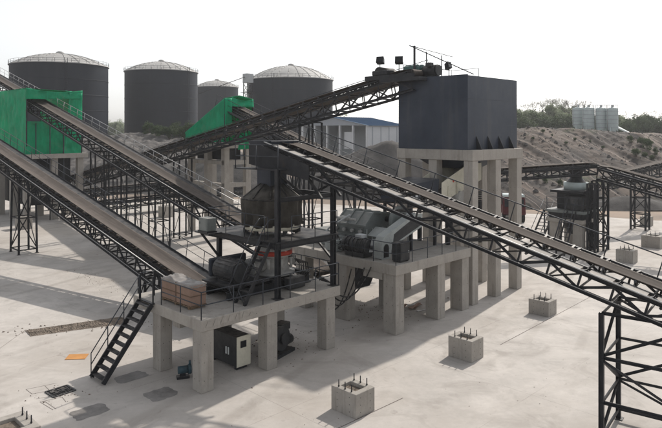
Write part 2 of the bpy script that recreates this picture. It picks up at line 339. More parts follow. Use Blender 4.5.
def berm(name, label, m, c, rx, ry, h, seed, n=46):
    mb = MB(); c = Vector(c)
    for j in range(n+1):
        for i in range(n+1):
            u = -1+2*i/n; v = -1+2*j/n; rr = math.sqrt(u*u+v*v)
            wob = 1+.18*noise.noise(Vector((math.atan2(v, u)*1.2+seed, seed, 0)))
            z = h*max(0, 1-(rr*wob)**1.25)
            x, y = u*rx, v*ry
            z += (.07*h*noise.noise(Vector((x*.35, y*.35, seed)))+.035*h*noise.noise(Vector((x*1.2, y*1.2, seed))))*min(1, z/h*5)-.08
            mb.v.append((x, y, z))
    for j in range(n):
        for i in range(n): o = j*(n+1)+i; mb.f.append((o, o+1, o+n+2, o+n+1)); mb.sm.append(True)
    o = mb.build(name, m, loc=c); return tag(o, label, 'gravel pile')
bank('gravel_bank', 'gravel', -62, -8, 94, 142, 200, 160, lgrav)
berm('gravel_pile', 'grey gravel heap in front of the blue-roofed warehouse', 'dark_gravel', (9.5, 97, 0), 19, 9, 8.4, 2)
berm('gravel_pile', 'long low pale gravel heap behind the inclined belts left of the concrete frame', 'gravel', (-17, 100, 0), 14, 8, 7.4, 4)
berm('rubble_pile', 'low dark rubble heap at the foot of the spoil bank', 'dark_gravel', (38, 79, 0), 9, 2.8, 1.7, 6)
berm('rubble_pile', 'pale sandy heap at the foot of the spoil bank beside the dark rubble', 'dirt', (50, 80, 0), 8, 3, 1.3, 8)

# ------------------------------------------------------------------ storage tanks
def tank(px, wpx, ysh, yap, d, label, ladder_a, rings=7):
    c = pd(px, ysh, d); r = wpx/2*d/FPX; h = c.z; dh = (ysh-yap)/FPX*d
    t = thing('storage_tank', label, 'tank', (c.x, c.y, 0), 0, 'dark storage tanks behind the yard')
    MB().lathe([(r, 0), (r, h)], 64).build('shell', 'tank', t)
    prof = [(r+.25, h), (r+.25, h+.12)]+[(r*math.cos(a*math.pi/2/10)*1.0, h+.12+dh*math.sin(a*math.pi/2/10)) for a in range(0, 11)]
    # shallow dome
    Rs = (r*r+dh*dh)/(2*dh); prof = [(r+.25, h-.1), (r+.25, h+.1)]
    for k in range(13):
        rr = r*(1-k/12); prof.append((max(rr, .01), h+.1+math.sqrt(max(0, Rs*Rs-rr*rr))-(Rs-dh)))
    dome = MB().lathe(prof, 64).build('dome', 'dome', t)
    rb = MB()
    for k in range(24):
        a = 2*math.pi*k/24; pts = []
        for j in range(7):
            rr = r*(1-j/6*.93); pts.append((rr*math.cos(a), rr*math.sin(a), h+.16+math.sqrt(max(0, Rs*Rs-rr*rr))-(Rs-dh)))
        rb.pipe(pts, .06, 4)
    rb.build('roof_ribs', 'dome', dome, kind='stuff')
    MB().lathe([(.01, 0), (.9, 0), (.9, .5), (.5, .75), (.01, .8)], 12, (0, 0, h+dh)).build('vent_cap', 'dome', t)
    for k in range(1, rings):
        z = h*k/rings; MB().lathe([(r+.003, z-.06), (r+.07, z-.06), (r+.07, z+.06), (r+.003, z+.06)], 64).build('hoop', 'tank', t)
    rl = MB()
    for k in range(40):
        a = 2*math.pi*k/40; x, y = (r+.15)*math.cos(a), (r+.15)*math.sin(a); rl.cyl((x, y, h), (x, y, h+.95), .035, 4)
    for z in (.5, .95):
        rl.pipe([((r+.15)*math.cos(2*math.pi*k/40), (r+.15)*math.sin(2*math.pi*k/40), h+z) for k in range(41)], .03, 4)
    rl.build('rim_railing', 'rail', t, kind='stuff')
    a = R(ladder_a); e = Vector((math.cos(a), math.sin(a), 0)); n_ = Vector((-e.y, e.x, 0)); lm = MB()
    for s in (-.3, .3): lm.beam(e*(r+.25)+n_*s, e*(r+.25)+n_*s+Vector((0, 0, h+1)), .08, .08)
    for k in range(int(h/.6)): lm.cyl(e*(r+.25)-n_*.3+Vector((0, 0, k*.6)), e*(r+.25)+n_*.3+Vector((0, 0, k*.6)), .03, 4)
    lm.build('ladder', 'tank', t)
tank(60, 91, 66.5, 54.5, 150, 'dark storage tank behind the green left shed, the widest of the tanks', 300)
tank(161.5, 70.5, 72.5, 62.5, 175, 'dark storage tank with pale dome behind the low dark shrubs', 330)
tank(217, 42, 87.5, 81, 236, 'smallest and farthest dark storage tank, behind the green wedge cover', 300)
tank(291, 83.5, 80.5, 66.5, 170, 'dark storage tank with pale dome beside the lift tower and the warehouse', 250)
# lift tower by the fourth tank
c = pd(248, 130, 160); t = thing('lift_tower', 'slim steel lift tower with a grey box head beside the pale-domed tank', 'tower', (c.x, c.y, 0), AR)
ztop = CAMZ+(130-83)/FPX*160
for sx in (-.8, .8):
    for sy in (-.8, .8): MB().beam((sx, sy, 0), (sx, sy, ztop), .18, .18).build('leg', 'steel', t)
mb = MB()
for k in range(int(ztop/2)):
    z = k*2
    for s in (-.8, .8):
        mb.beam((-.8, s, z), (.8, s, z+2), .1, .1); mb.beam((s, -.8, z), (s, .8, z+2), .1, .1); mb.beam((-.8, s, z), (.8, s, z), .1, .1); mb.beam((s, -.8, z), (s, .8, z), .1, .1)
mb.build('lattice', 'steel', t, kind='stuff')
MB().bx(-1, 1, -1, 1, ztop, ztop+2.4).build('head_box', 'grey_paint', t, bevel=.05)
MB().cyl((-1, 0, ztop+1.5), (-11, 6, ztop-3), .09, 5).build('chute_pipe', 'steel', t)
MB().bx(-1.4, 1.4, -1.4, 1.4, ztop-2.6, ztop-2.5).build('platform', 'steel', t)

# ------------------------------------------------------------------ warehouse
t = thing('warehouse', 'white open-fronted warehouse with blue metal roof beyond the yard', 'warehouse', (7.2, 120, 0), AR)
Wd, Ln, He, Hr = 19.2, 11.0, 11.0, 12.5
MB().bx(.0, Ln, 0, .25, 0, He).build('wall', 'wall_white', t); MB().bx(0, Ln, Wd-.25, Wd, 0, He).build('wall', 'wall_white', t); MB().bx(Ln-.25, Ln, .25, Wd-.25, 0, He).build('wall', 'wall_white', t)
for k in range(6): MB().bx(-.05, .35, .255+k*(Wd-.9)/5, .6+k*(Wd-.9)/5, 0, He-.05).build('column', 'wall_white', t)
MB().bx(-.03, .1, .6, Wd-.3, 0, 4.2).build('low_wall', 'gable_grey', t)
mb = MB(); mb.add([(-.1, -.2, He-.1), (-.1, Wd+.2, He-.1), (-.1, Wd/2, Hr), (.25, -.2, He-.1), (.25, Wd+.2, He-.1), (.25, Wd/2, Hr)], [(0, 2, 1), (3, 4, 5), (0, 1, 4, 3), (1, 2, 5, 4), (2, 0, 3, 5)])
mb.build('gable', 'gable_grey', t)
for s, y0 in ((-1, -.5), (1, Wd+.5)):
    mb = MB(); y1 = Wd/2; z0 = He-.15
    nrib = 22
    for k in range(nrib):
        x0 = -.5+(Ln+1)*k/nrib; x1 = -.5+(Ln+1)*(k+1)/nrib; dz = .0
        mb.add([(x0, y0, z0), (x1-.12, y0, z0), (x1-.12, y1, Hr+.12), (x0, y1, Hr+.12)], [(0, 1, 2, 3)])
        mb.add([(x1-.12, y0, z0), (x1-.06, y0, z0+.1), (x1, y0, z0), (x1, y1, Hr+.12), (x1-.06, y1, Hr+.22), (x1-.12, y1, Hr+.12)], [(0, 1, 4, 5), (1, 2, 3, 4)])
    mb.build('roof', 'roof_blue', t, solid=.03)
for k in range(4): MB().bx(1.2+k*2.5, 1.36+k*2.5, -.06, 0, 0, He-.4).build('wall_rib', 'gable_grey', t)
MB().bx(.8, 1.0, 4.6, 7.2, 6.2, 9.6).build('notice_board', 'wall_white', t)

# ------------------------------------------------------------------ belt conveyors
rail_h = 1.0
def conveyor(label, low, high, W=.9, D=.75, drop=.45, panel=1.0, rail=-1, rail2=0, fine=True, idl=1.2, member=.07, chord=.14, glint_pipe=1, plate=None, walk=True, wide=0.0, low_h=None, rz=1.1, mid=True, railm='rail', deck=0):
    low = Vector(low); high = Vector(high); L = (high-low).length
    x = (high-low).normalized(); y = Vector((0, 0, 1)).cross(x).normalized(); z = x.cross(y)
    rot = Matrix((x, y, z)).transposed().to_euler()
    t = thing('belt_conveyor', label, 'conveyor', low, group='belt conveyors', rot=rot)
    Ys = W/2+.10; Y = Ys+.02+wide; zt = -drop; zb = -drop-D; pr = .19; low_h = low_h or chord
    # belt: one endless strip, troughed on top, round both pulleys
    st = []; nseg = max(4, int(L/2)); tl = .9
    st += [(0, 0, 0.0), (tl, 0, 1)] + [(tl+(L-2*tl)*k/nseg, 0, 1) for k in range(1, nseg)] + [(L-tl, 0, 1), (L, 0, 0)]
    for k in range(1, 7): a = math.pi*k/6; st.append((L+pr*math.sin(a), -pr+pr*math.cos(a), 0))
    zr_ = -2*pr; st += [(0, -2*pr, 0)]
    for k in range(1, 6): a = math.pi*k/6; st.append((-pr*math.sin(a), -pr-pr*math.cos(a), 0))
    cs = [(-.5, .15), (-.44, .13), (-.22, .012), (0, 0), (.22, .012), (.44, .13), (.5, .15)]; mb = MB(); m = len(cs)
    for sx, sz, tr in st:
        for cy, cz in cs: mb.v.append((sx, cy*W, sz+cz*W*.9*tr))
    ns = len(st)
    for i in range(ns):
        for j in range(m-1): a = i*m+j; b = ((i+1) % ns)*m+j; mb.f.append((a, b, b+1, a+1)); mb.sm.append(True)
    mb.build('belt', 'belt', t, solid=.016)
    for nm, px_ in (('tail_pulley', 0), ('head_pulley', L)):
        mb = MB().cyl((px_, -W/2+.02, -pr), (px_, W/2-.02, -pr), pr-.02, 18); mb.cyl((px_, -Ys-.16, -pr), (px_, Ys+.16, -pr), .055, 8)
        for s in (-1, 1): mb.box((px_, s*Ys, -pr), (.3, .12, .24))
        mb.build(nm, 'rubber', t)
    for s in (-1, 1):
        MB().chan((-.15, s*Ys, -.12), (L+.1, s*Ys, -.10), .06, .09, sgn=s).build('stringer', 'steel', t)
        MB().chan((0, s*Y, zt), (L, s*Y, zt), .09, chord, sgn=-s).build('chord', 'steel', t)
        MB().chan((0, s*Y, zb), (L, s*Y, zb), .09, low_h, sgn=-s).build('chord', 'steel', t)
    n = max(2, round(L/panel)); p = L/n; m_ = member
    def members():
        vert = MB().angle((0, 0, zb+chord/2), (0, 0, zt-chord/2), m_)
        d1 = MB().angle((.04, 0, zb+chord/2), (p-.04, 0, zt-chord/2), m_, up=(0, 1, 0)); d2 = MB().angle((.04, 0, zt-chord/2), (p-.04, 0, zb+chord/2), m_, up=(0, 1, 0))
        stub = MB().beam((0, Y, zt+chord/2), (0, Ys, -.17), .07, .07, (1, 0, 0)); stub.beam((-.25, Y, zt+chord/2), (0, Ys, -.16), .05, .05, (1, 0, 0))
        stub2 = MB().beam((0, -Y, zt+chord/2), (0, -Ys, -.17), .07, .07, (1, 0, 0)); stub2.beam((-.25, -Y, zt+chord/2), (0, -Ys, -.16), .05, .05, (1, 0, 0))
        cr = MB().angle((0, -Y+.04, 0), (0, Y-.04, 0), m_); xd = MB().angle((.04, -Y+.05, 0), (p-.04, Y-.05, 0), m_*.8)
        return dict(strut=vert, d1=d1, d2=d2, stand=stub, stand2=stub2, cross=cr, xd=xd)
    mem = members()
    if fine:
        me = {k: v.mesh('conveyor_'+k) for k, v in mem.items()}
        for i in range(n+1):
            for s in (-1, 1):
                put(me['strut'], 'strut', 'steel', t, (i*p, s*Y, 0)); put(me['stand' if s > 0 else 'stand2'], 'belt_stand', 'steel', t, (i*p, 0, 0))
                if i < n: put(me['d1' if i % 2 else 'd2'], 'brace', 'steel', t, (i*p, s*Y, 0))
            put(me['cross'], 'cross_bar', 'steel', t, (i*p, 0, zt)); put(me['cross'], 'cross_bar', 'steel', t, (i*p, 0, zb))
            if i < n: put(me['xd'], 'wind_brace', 'steel', t, (i*p, 0, zb+.02))
    else:
        mb = MB()
        def addm(k, dx, dy, dz): g = mem[k]; mb.add([(a+dx, b+dy, c_+dz) for a, b, c_ in g.v], g.f)
        for i in range(n+1):
            for s in (-1, 1):
                addm('strut', i*p, s*Y, 0); addm('stand' if s > 0 else 'stand2', i*p, 0, 0)
                if i < n: addm('d1' if i % 2 else 'd2', i*p, s*Y, 0)
            addm('cross', i*p, 0, zt); addm('cross', i*p, 0, zb)
        mb.build('truss_lattice', 'steel', t, kind='stuff')
    if deck:      # dusty floor plates between the belt and the near chord, one per panel
        w0, w1 = sorted((deck*(Ys+.05), deck*(Y-.05))); dm = MB().bx(.13, p-.13, w0, w1, zt-.01, zt+.012).mesh('deck_plate')
        for i in range(n): put(dm, 'deck_plate', 'dusty_plate', t, (i*p, 0, 0))
    # idlers: three rollers on a bracket; return rollers below
    mb = MB(); b3 = [(-.5*W, .10), (-.22*W, -.055), (.22*W, -.055), (.5*W, .10)]
    for (y0, z0), (y1, z1) in zip(b3, b3[1:]): mb.cyl((0, y0, z0-.03), (0, y1, z1-.03), .05, 7)
    mb.beam((0, -Ys, -.19), (0, Ys, -.19), .07, .05)
    for s in (-1, 1): mb.beam((0, s*Ys, -.19), (0, s*W*.53, .12), .05, .02, (1, 0, 0)); mb.beam((0, s*.22*W, -.19), (0, s*.22*W, -.08), .05, .02, (1, 0, 0))
    idm = mb.mesh('idler'); rm = MB().cyl((0, -W/2, zr_-.07), (0, W/2, zr_-.07), .05, 8).mesh('return_roller')
    k = .7
    while k < L-.5:
        put(idm, 'idler', 'roller', t, (k, 0, 0)); k += idl
    k = 2.6
    while k < L-2.4:
        put(rm, 'return_roller', 'roller', t, (k, 0, 0)); k += idl*2.2
    for s in [q for q in (rail, rail2) if q]:
        y0 = s*(Y+.06); y1 = s*(Y+(.72 if walk else .1))
        if walk:
            mb = MB(); mb.bx(0, L, min(y0, y1), max(y0, y1), zt-.02, zt+.02)
            mb.build('walkway', 'steel', t)
            bm_ = MB().beam((0, y0, zt-.06), (0, y1, zt-.06), .06, .06).mesh('walkway_bracket')
            for i in range(0, n+1, 2): put(bm_, 'walkway_bracket', 'steel', t, (i*p, 0, 0))
        yr = y1; mb = MB()
        mb.cyl((0, yr, zt+rz), (L, yr, zt+rz), .024, 6)
        if mid: mb.cyl((0, yr, zt+rz*.55), (L, yr, zt+rz*.55), .018, 5)
        if walk: mb.bx(0, L, yr-.006, yr+.006, zt+.02, zt+.12)
        h = mb.build('handrail', railm, t)
        pm = MB().cyl((0, 0, 0), (0, 0, rz), .022, 5).mesh('rail_post'); np_ = max(2, round(L/1.8))
        for i in range(np_+1): put(pm, 'rail_post', railm, h, (L*i/np_, yr, zt))
    if glint_pipe:  # pale pipes added to give the sunlit highlight along the chord edges
        yy = glint_pipe*(Y+.07); MB().cyl((0, yy, zt+chord/2+.03), (L, yy, zt+chord/2+.03), .022, 6).build('glint_pipe', 'galv', t)
        MB().cyl((0, yy, zb+chord/2), (L, yy, zb+chord/2), .014, 5).build('glint_pipe', 'galv', t)
    if plate:
        x0, x1, dz = plate
        for s in (-1, 1): MB().bx(x0, x1, s*(Y+.08)-.01, s*(Y+.08)+.01, zb-dz, zt+.1).build('side_plate', 'steel', t)
    return t
def trestle(label, p, head, w, l, ztop, leg=.14, tiers=3, splay=1.0, group=None, cat='trestle', zb=0.0, faces=4):
    """four-legged lattice tower; p on the ground, heading along the belt"""
    t = thing('support_trestle', label, cat, (p[0], p[1], zb), math.atan2(head.y, head.x), group)
    H = ztop-zb
    cs = [(-l/2, -w/2), (l/2, -w/2), (l/2, w/2), (-l/2, w/2)]
    def at(c, z): k = splay+(1-splay)*z/H; return Vector((c[0]*k, c[1]*(k), z))
    for c_ in cs:
        MB().ibeam(at(c_, 0), at(c_, H), leg, leg, up=(1, 0, 0), t=.016).build('leg', 'steel', t)
        f = MB(); q_ = at(c_, 0); f.box((q_.x, q_.y, .012), (leg*2, leg*2, .024)); f.build('base_plate', 'steel', t)
    zs = [H*(i/tiers) for i in range(tiers+1)]; zs[0] = min(.35, H*.1)
    for i in range(tiers+1):
        for a_, b_ in zip(cs, cs[1:]+cs[:1]):
            MB().angle(at(a_, zs[i]), at(b_, zs[i]), leg*.62, t=.014).build('tie', 'steel', t)
    for i in range(tiers):
        for k, (a_, b_) in enumerate(zip(cs, cs[1:]+cs[:1])):
            if faces == 2 and (k % 2): continue
            if (i+k) % 2: a_, b_ = b_, a_
            MB().angle(at(a_, zs[i]+.05), at(b_, zs[i+1]-.05), leg*.55, t=.012).build('brace', 'steel', t)
    return t

# K1: the big belt running down to the right over the yard
hK1 = Vector((-2.15, 29.0, 9.45)); dK1 = Vector((.803, -.596, 0)); sK1 = .287
lK1 = hK1+dK1*20.5; lK1.z = hK1.z-20.5*sK1
conveyor('long belt conveyor crossing the open yard from crusher tower down to tall trestle', lK1, hK1, W=.92, D=.56, drop=.08, panel=1.0, rail=-1, idl=1.0, member=.075, chord=.13, wide=.80, deck=1, walk=False, mid=False, rz=.8)
def alongK1(s): v = hK1+dK1*s; v.z = hK1.z-s*sK1; return v
pk = alongK1(14.6)
trestle('tall open steel trestle with cross bracing under lower part of the yard belt', pk+dK1*.9, dK1, 2.4, 2.6, alongK1(15.7).z-.72, leg=.15, tiers=3)

# K2: belt from under the crusher table up to the left
M2 = Vector((-12.2, 37.8, 3.40)); sK2 = .20
def alongB(M, s, sl): v = M+B*s; v.z = M.z+s*sl; return v
conveyor('front belt conveyor rising from crusher table past the stairs toward the green shed', alongB(M2, -9.0, sK2), alongB(M2, 30, sK2), W=1.15, D=.88, drop=.22, panel=1.15, rail=-1, idl=1.25, member=.08, chord=.15, wide=.16, low_h=.26)
for s_, lb in ((18.3, 'four-legged steel trestle standing on bare yard under the front rising belt'), ):
    p = alongB(M2, s_, sK2); trestle(lb, p, B, 1.25, 1.7, p.z-1.25, leg=.13, tiers=2, splay=1.12)
p = alongB(M2, -2.6, sK2); trestle('short steel trestle under front belt behind the stairs', p, B, 1.3, .7, p.z-1.23, leg=.12, tiers=1)
# C3: upper belt from the green shed down behind the crusher
M3 = Vector((-11.4, 47.8, 5.62)); sK3 = .25
conveyor('upper belt conveyor coming out of the green shed down toward the crusher tower', alongB(M3, -15.5, sK3), alongB(M3, 48, sK3), W=1.1, D=.88, drop=.22, panel=1.3, rail=-1, fine=False, idl=1.6, member=.09, chord=.16, wide=.16, low_h=.26, railm='galv', rz=.95)
for s_, lb in ((3.6, 'steel trestle under the upper belt, the shortest of its row'), (8.4, 'steel trestle under the upper belt, between its two neighbours'), (14.5, 'steel trestle under upper belt, the tallest, close to the green shed')):
    p = alongB(M3, s_, sK3); trestle(lb, p, B, 1.3, 1.0, p.z-1.23, leg=.11, tiers=2, faces=2)
# C4: long belt up to the top of the bin
H4 = Vector((5.3, 38.6, 13.75)); sK4 = .183
c4lo = H4+B*53; c4lo.z = H4.z-53*sK4
conveyor('long belt conveyor climbing to the top of the dark storage bin', c4lo, H4, W=1.1, D=.95, drop=.35, panel=1.3, rail=1, fine=False, idl=1.6, member=.09, chord=.17, glint_pipe=0)
for s_, lb in ((9.6, 'steel trestle under climbing belt nearest the bin'), (27, 'steel trestle under the climbing belt below the green wedge cover'), (42, 'steel trestle under the climbing belt behind the upper belt')):
    p = H4+B*s_; p.z = H4.z-s_*sK4; trestle(lb, p, B, 1.3, 1.0, p.z-1.45, leg=.11, tiers=3, faces=2)
# C5: belt out of the green wedge cover down toward the bin's feeder
h5 = Vector((-8.5, 58.1, 12.0)); l5 = Vector((4.65, 44.9, 5.85))
conveyor('belt conveyor leaving the green wedge cover down to the feeder', l5-B*1.0-Vector((0, 0, .3)), h5+B*2+Vector((0, 0, .66)), W=1.0, D=.75, drop=.4, panel=1.3, rail=1, rail2=-1, fine=False, idl=1.5, member=.08)
for s_, lb in ((4.0, 'steel trestle under the belt beside the feeder'), (11, 'steel trestle under belt halfway to the green wedge cover')):
    p = l5+B*s_; p.z = l5.z+s_*.334; trestle(lb, p, B, 1.3, 1.1, p.z-1.3, leg=.12, tiers=2)
# two low belts across the left background
for k, (p0, ln, zz, lb) in enumerate(((gp(89, 203, 1.7), 22, 1.7, 'low level belt conveyor beyond the left trestles, the nearer of two'), (gp(82, 190, 1.9), 26, 1.9, 'low level belt conveyor beyond the left trestles, the farther of two'))):
    q_ = p0+A*ln; q_.z = zz+.5; p0 = p0-A*2
    conveyor(lb, p0, q_, W=1.0, D=.6, drop=.35, panel=1.3, rail=-1, fine=False, idl=1.8, glint_pipe=0)
    for j in range(2):
        p = p0+A*(4+j*12); trestle(lb.replace('belt conveyor', 'steel stand').replace('low level', 'short')[:60]+', '+('at its west end', 'at its middle', 'at its east end')[j] if False else ('short steel stand under the nearer low belt' if k == 0 else 'short steel stand under the farther low belt'), p, A, 1.2, .5, zz-1.02+.02*j*12, leg=.12, tiers=1, group='stands under the nearer low belt' if k == 0 else 'stands under the farther low belt')
# right background belts round the sand maker
vs = Vector((22.0, 52.5, 7.1))
conveyor('level belt conveyor from behind the bin columns to the sand-making machine', pd(476, 171, 50), vs+Vector((.3, .3, .05)), W=.9, D=.62, drop=.25, panel=1.2, rail=0, fine=False, idl=1.6, member=.09, chord=.15, glint_pipe=0)
l7 = vs-B*26; l7.z = vs.z-26*.235
conveyor('belt conveyor descending from the sand-making machine toward the pale blocks', l7, vs+Vector((.8, -.4, -.1)), W=1.0, D=.8, drop=.3, panel=1.2, rail=0, fine=False, idl=1.5, member=.09, chord=.15, glint_pipe=1)
conveyor('far belt conveyor rising to the right in front of the spoil bank', pd(606, 176, 60), pd(690, 156, 66), W=.9, D=.9, drop=.3, panel=1.2, rail=0, fine=False, idl=1.6, member=.09, chord=.15, glint_pipe=0)
p = pd(640, 168, 62.4); trestle('steel trestle under the far rising belt', p, A, 1.4, 1.1, p.z-1.35, leg=.16, tiers=3)

# ------------------------------------------------------------------ concrete tables
def tie_holes(t, boxes, name='tie_holes', rows=(.2, .5, .8)):      # formwork tie holes on the two faces that look at the yard
    mb = MB()
    for (x0, x1, y0, y1, z0, z1) in boxes:
        for z in [z0+(z1-z0)*f for f in rows]:
            for f in (.25, .75):
                mb.cyl((x0+(x1-x0)*f, y0+.02, z), (x0+(x1-x0)*f, y0-.002, z), .018, 6); mb.cyl((x0+.02, y0+(y1-y0)*f, z), (x0-.002, y0+(y1-y0)*f, z), .018, 6)
    mb.build(name, 'tie_hole', t, kind='stuff')
def railing(t, pts, h=1.05, r=.022, post=1.3, z=0):
    pts = [Vector(p) for p in pts]; mb = MB()
    for zz in (h, h*.52): mb.pipe([p+Vector((0, 0, zz)) for p in pts], r, 6)
    hr = mb.build('handrail', 'rail', t); pm = MB().cyl((0, 0, 0), (0, 0, h), r, 6).mesh('rail_post')
    for a_, b_ in zip(pts, pts[1:]):
        n_ = max(1, round((b_-a_).length/post))
        for i in range(n_+1): put(pm, 'rail_post', 'rail', hr, a_.lerp(b_, i/n_))
    return hr
F1 = Vector((-4.9, 23.37, 0)); Z1 = 2.8
def P1(a, b, z=Z1): v = F1+A*a+B*b; v.z = z; return v
t1 = thing('crusher_table', 'concrete table on square columns carrying cone crusher, with stairs at its end', 'platform', F1, AR)
LA, LB = 7.55, 5.3
MB().bx(0, LA, 0, LB, Z1-.45, Z1).build('slab', 'concrete', t1, bevel=.02)
cols = [(.06, .06), (3.25, .06), (6.7, .06), (.06, 3.1), (3.25, 3.3), (6.7, 3.6)]
for x_, y_ in cols: MB().bx(x_, x_+.56, y_, y_+.62, 0, Z1-.45).build('column', 'concrete', t1, bevel=.018)
tie_holes(t1, [(x_, x_+.56, y_, y_+.62, 0, Z1-.5) for x_, y_ in cols]); tie_holes(t1, [(k*1.5+.06, k*1.5+1.5, 0, .1, Z1-.42, Z1-.08) for k in range(5)], rows=(.45,))
MB().bx(.3, LA-.3, 2.0, 2.5, Z1-.8, Z1-.45).build('beam', 'concrete', t1)
# spilled mortar lumps along the front lip
r_ = random.Random(5); mb = MB()
for k in range(7):
    x_ = .2+k*.34; hh = r_.uniform(.05, .16); mb.add([(x_, -.012, Z1-.30), (x_+.34, -.012, Z1-.30), (x_+.26, -.015, Z1-.30+hh+.05), (x_+.1, -.015, Z1-.30+hh+.1)], [(0, 1, 2, 3)])
mb.build('mortar_splash', 'concrete', t1, kind='stuff', solid=.012)
railing(t1, [(.05, 3.0, Z1), (.05, .06, Z1), (LA-.06, .06, Z1), (LA-.06, LB-.1, Z1)], post=1.45)
F2 = Vector((3.15, 30.0, 0)); Z2 = 3.42
t2 = thing('crusher_table', 'concrete table on square columns carrying the grey-green crusher beside the bin', 'platform', F2, AR)
L2a, L2b = 6.6, 7.4
MB().bx(0, L2a, 0, L2b, Z2-.5, Z2).build('slab', 'concrete', t2, bevel=.02)
cols2 = [(.1, .1), (3.6, .1), (5.9, .1), (.1, 3.4), (3.6, 3.4), (.1, 6.6), (3.6, 6.6)]
for x_, y_ in cols2: MB().bx(x_, x_+.66, y_, y_+.8, 0, Z2-.5).build('column', 'concrete', t2, bevel=.018)
MB().bx(.05, .7, .95, 2.2, Z2-.85, Z2-.5).build('haunch', 'concrete', t2, bevel=.02)
tie_holes(t2, [(x_, x_+.66, y_, y_+.8, 0, Z2-.55) for x_, y_ in cols2])
railing(t2, [(.06, L2b-.1, Z2), (.06, .06, Z2), (L2a-.1, .06, Z2)], post=1.35)

# stairs to the first table
sb = Vector((-8.92, 24.25, 0)); run, wid = 2.1, 1.05
t = thing('steel_stairs', 'dark steel stairs with one handrail leading up to the crusher table', 'stairs', sb, AR)
for y_ in (0, wid): MB().chan((0, y_, .05), (run, y_, Z1-.05), .06, .2, sgn=1 if y_ else -1).build('stringer', 'steel', t)
NS = 10; tm = MB().box((0, wid/2, 0), (.24, wid-.07, .03)).mesh('tread')
for k in range(NS): put(tm, 'tread', 'steel', t, (run*(k+.6)/NS, 0, Z1*(k+.6)/NS))
mb = MB(); y_ = wid+.02
for dz in (1.0, .55): mb.cyl((0, y_, dz), (run, y_, Z1+dz), .022, 6)
h = mb.build('handrail', 'rail', t); pm = MB().cyl((0, 0, 0), (0, 0, 1.0), .022, 6).mesh('rail_post')
for k in range(4): put(pm, 'rail_post', 'rail', h, (run*k/3, y_, Z1*k/3))
MB().bx(run, run+.75, -.02, wid+.05, Z1-.06, Z1-.01).build('landing', 'steel', t)
for x_, yy in ((run+.05, wid+.02), (run+.7, wid+.02), (run+.05, .0)): MB().beam((x_, yy, Z1-.01), (x_, yy, Z1+1.1), .05, .05).build('landing_post', 'steel', t)
mb = MB()
for dz in (.55, 1.08): mb.cyl((run+.05, wid+.02, Z1+dz), (run+.7, wid+.02, Z1+dz), .02, 6)
mb.build('landing_rail', 'rail', t)

# ------------------------------------------------------------------ crusher tower on the first table
td = thing('steel_deck', 'steel upper deck on I-beam posts above the cone crusher', 'platform', F1, AR)
DZ = 5.2; a0, a1, b0, b1 = 4.0, 7.35, .28, 5.0
for x_, y_, zz in ((a0, b0, 8.3), (a1, b0, 7.55), (a0+.3, b1, DZ), (a1, b1, 8.2)):
    MB().ibeam((x_, y_, Z1), (x_, y_, zz), .2, .2, up=(1, 0, 0), t=.02).build('post', 'steel', td)
    MB().box((x_, y_, Z1+.012), (.42, .42, .024)).build('base_plate', 'steel', td)
mb = MB()      # deck plate with a round opening for the feed bin
ca, cb, rr = 5.75, 2.7, 1.25; n = 32; ring = [(ca+rr*math.cos(2*math.pi*i/n), cb+rr*math.sin(2*math.pi*i/n)) for i in range(n)]
x0, x1, y0, y1 = a0-.2, a1+.2, b0-.15, b1+.3
def onrect(i):
    c_, s_ = math.cos(2*math.pi*i/n), math.sin(2*math.pi*i/n); kx = ((x1-ca) if c_ > 0 else (x0-ca))/c_ if abs(c_) > 1e-6 else 1e9; ky = ((y1-cb) if s_ > 0 else (y0-cb))/s_ if abs(s_) > 1e-6 else 1e9
    k = min(kx, ky); return (ca+c_*k, cb+s_*k)
for i in range(n): mb.v.append((*ring[i], DZ)); mb.v.append((*onrect(i), DZ))
for i in range(n): j = (i+1) % n; mb.f.append((2*i, 2*j, 2*j+1, 2*i+1)); mb.sm.append(False)
for cx_, cy_ in ((x0, y0), (x1, y0), (x1, y1), (x0, y1)):
    k = min(range(n), key=lambda i: abs(math.atan2(cy_-cb, cx_-ca)-math.atan2(onrect(i)[1]-cb, onrect(i)[0]-ca)))
    k2 = k+1 if (math.atan2(cy_-cb, cx_-ca)-math.atan2(onrect(k)[1]-cb, onrect(k)[0]-ca)) > 0 else k-1
    mb.add([(*onrect(k), DZ), (cx_, cy_, DZ), (*onrect(k2 % n), DZ)], [(0, 1, 2)])
mb.build('deck_plate', 'steel', td, solid=.04)
for y_ in (y0+.1, y1-.1): MB().ibeam((x0, y_, DZ-.16), (x1, y_, DZ-.16), .14, .24).build('edge_beam', 'steel', td)
for x_ in (x0+.1, x1-.1): MB().ibeam((x_, y0+.18, DZ-.16), (x_, y1-.18, DZ-.16), .14, .24).build('edge_beam', 'steel', td)
MB().bx(a0-.9, x0, b1-.9, b1+.3, DZ-.03, DZ+.03).build('side_platform', 'steel', td)
MB().beam((a0+.25, b1-.05, DZ-1.3), (a0-.75, b1-.05, DZ-.05), .09, .09).build('knee_brace', 'steel', td)
MB().beam((a1, b0+.05, 4.0), (a1, b0+1.4, DZ-.2), .09, .09).build('knee_brace', 'steel', td)
for z_ in (7.0,):
    MB().ibeam((a0+.14, b0, z_), (a1-.14, b0, z_), .12, .2).build('girt', 'steel', td); MB().ibeam((a1, b0+.14, z_), (a1, b1-.14, z_), .12, .2).build('girt', 'steel', td)
MB().angle((a0, b0+.05, 8.2), (a0+1.6, b0+.05, 7.1), .1).build('brace', 'steel', td); MB().angle((a0+1.9, b0+.04, 7.1), (a1-.1, b0+.04, 7.5), .09).build('brace', 'steel', td)
railing(td, [(x1-.05, y0+.05, DZ+.02), (x0+.9, y0+.05, DZ+.02)], post=1.2)
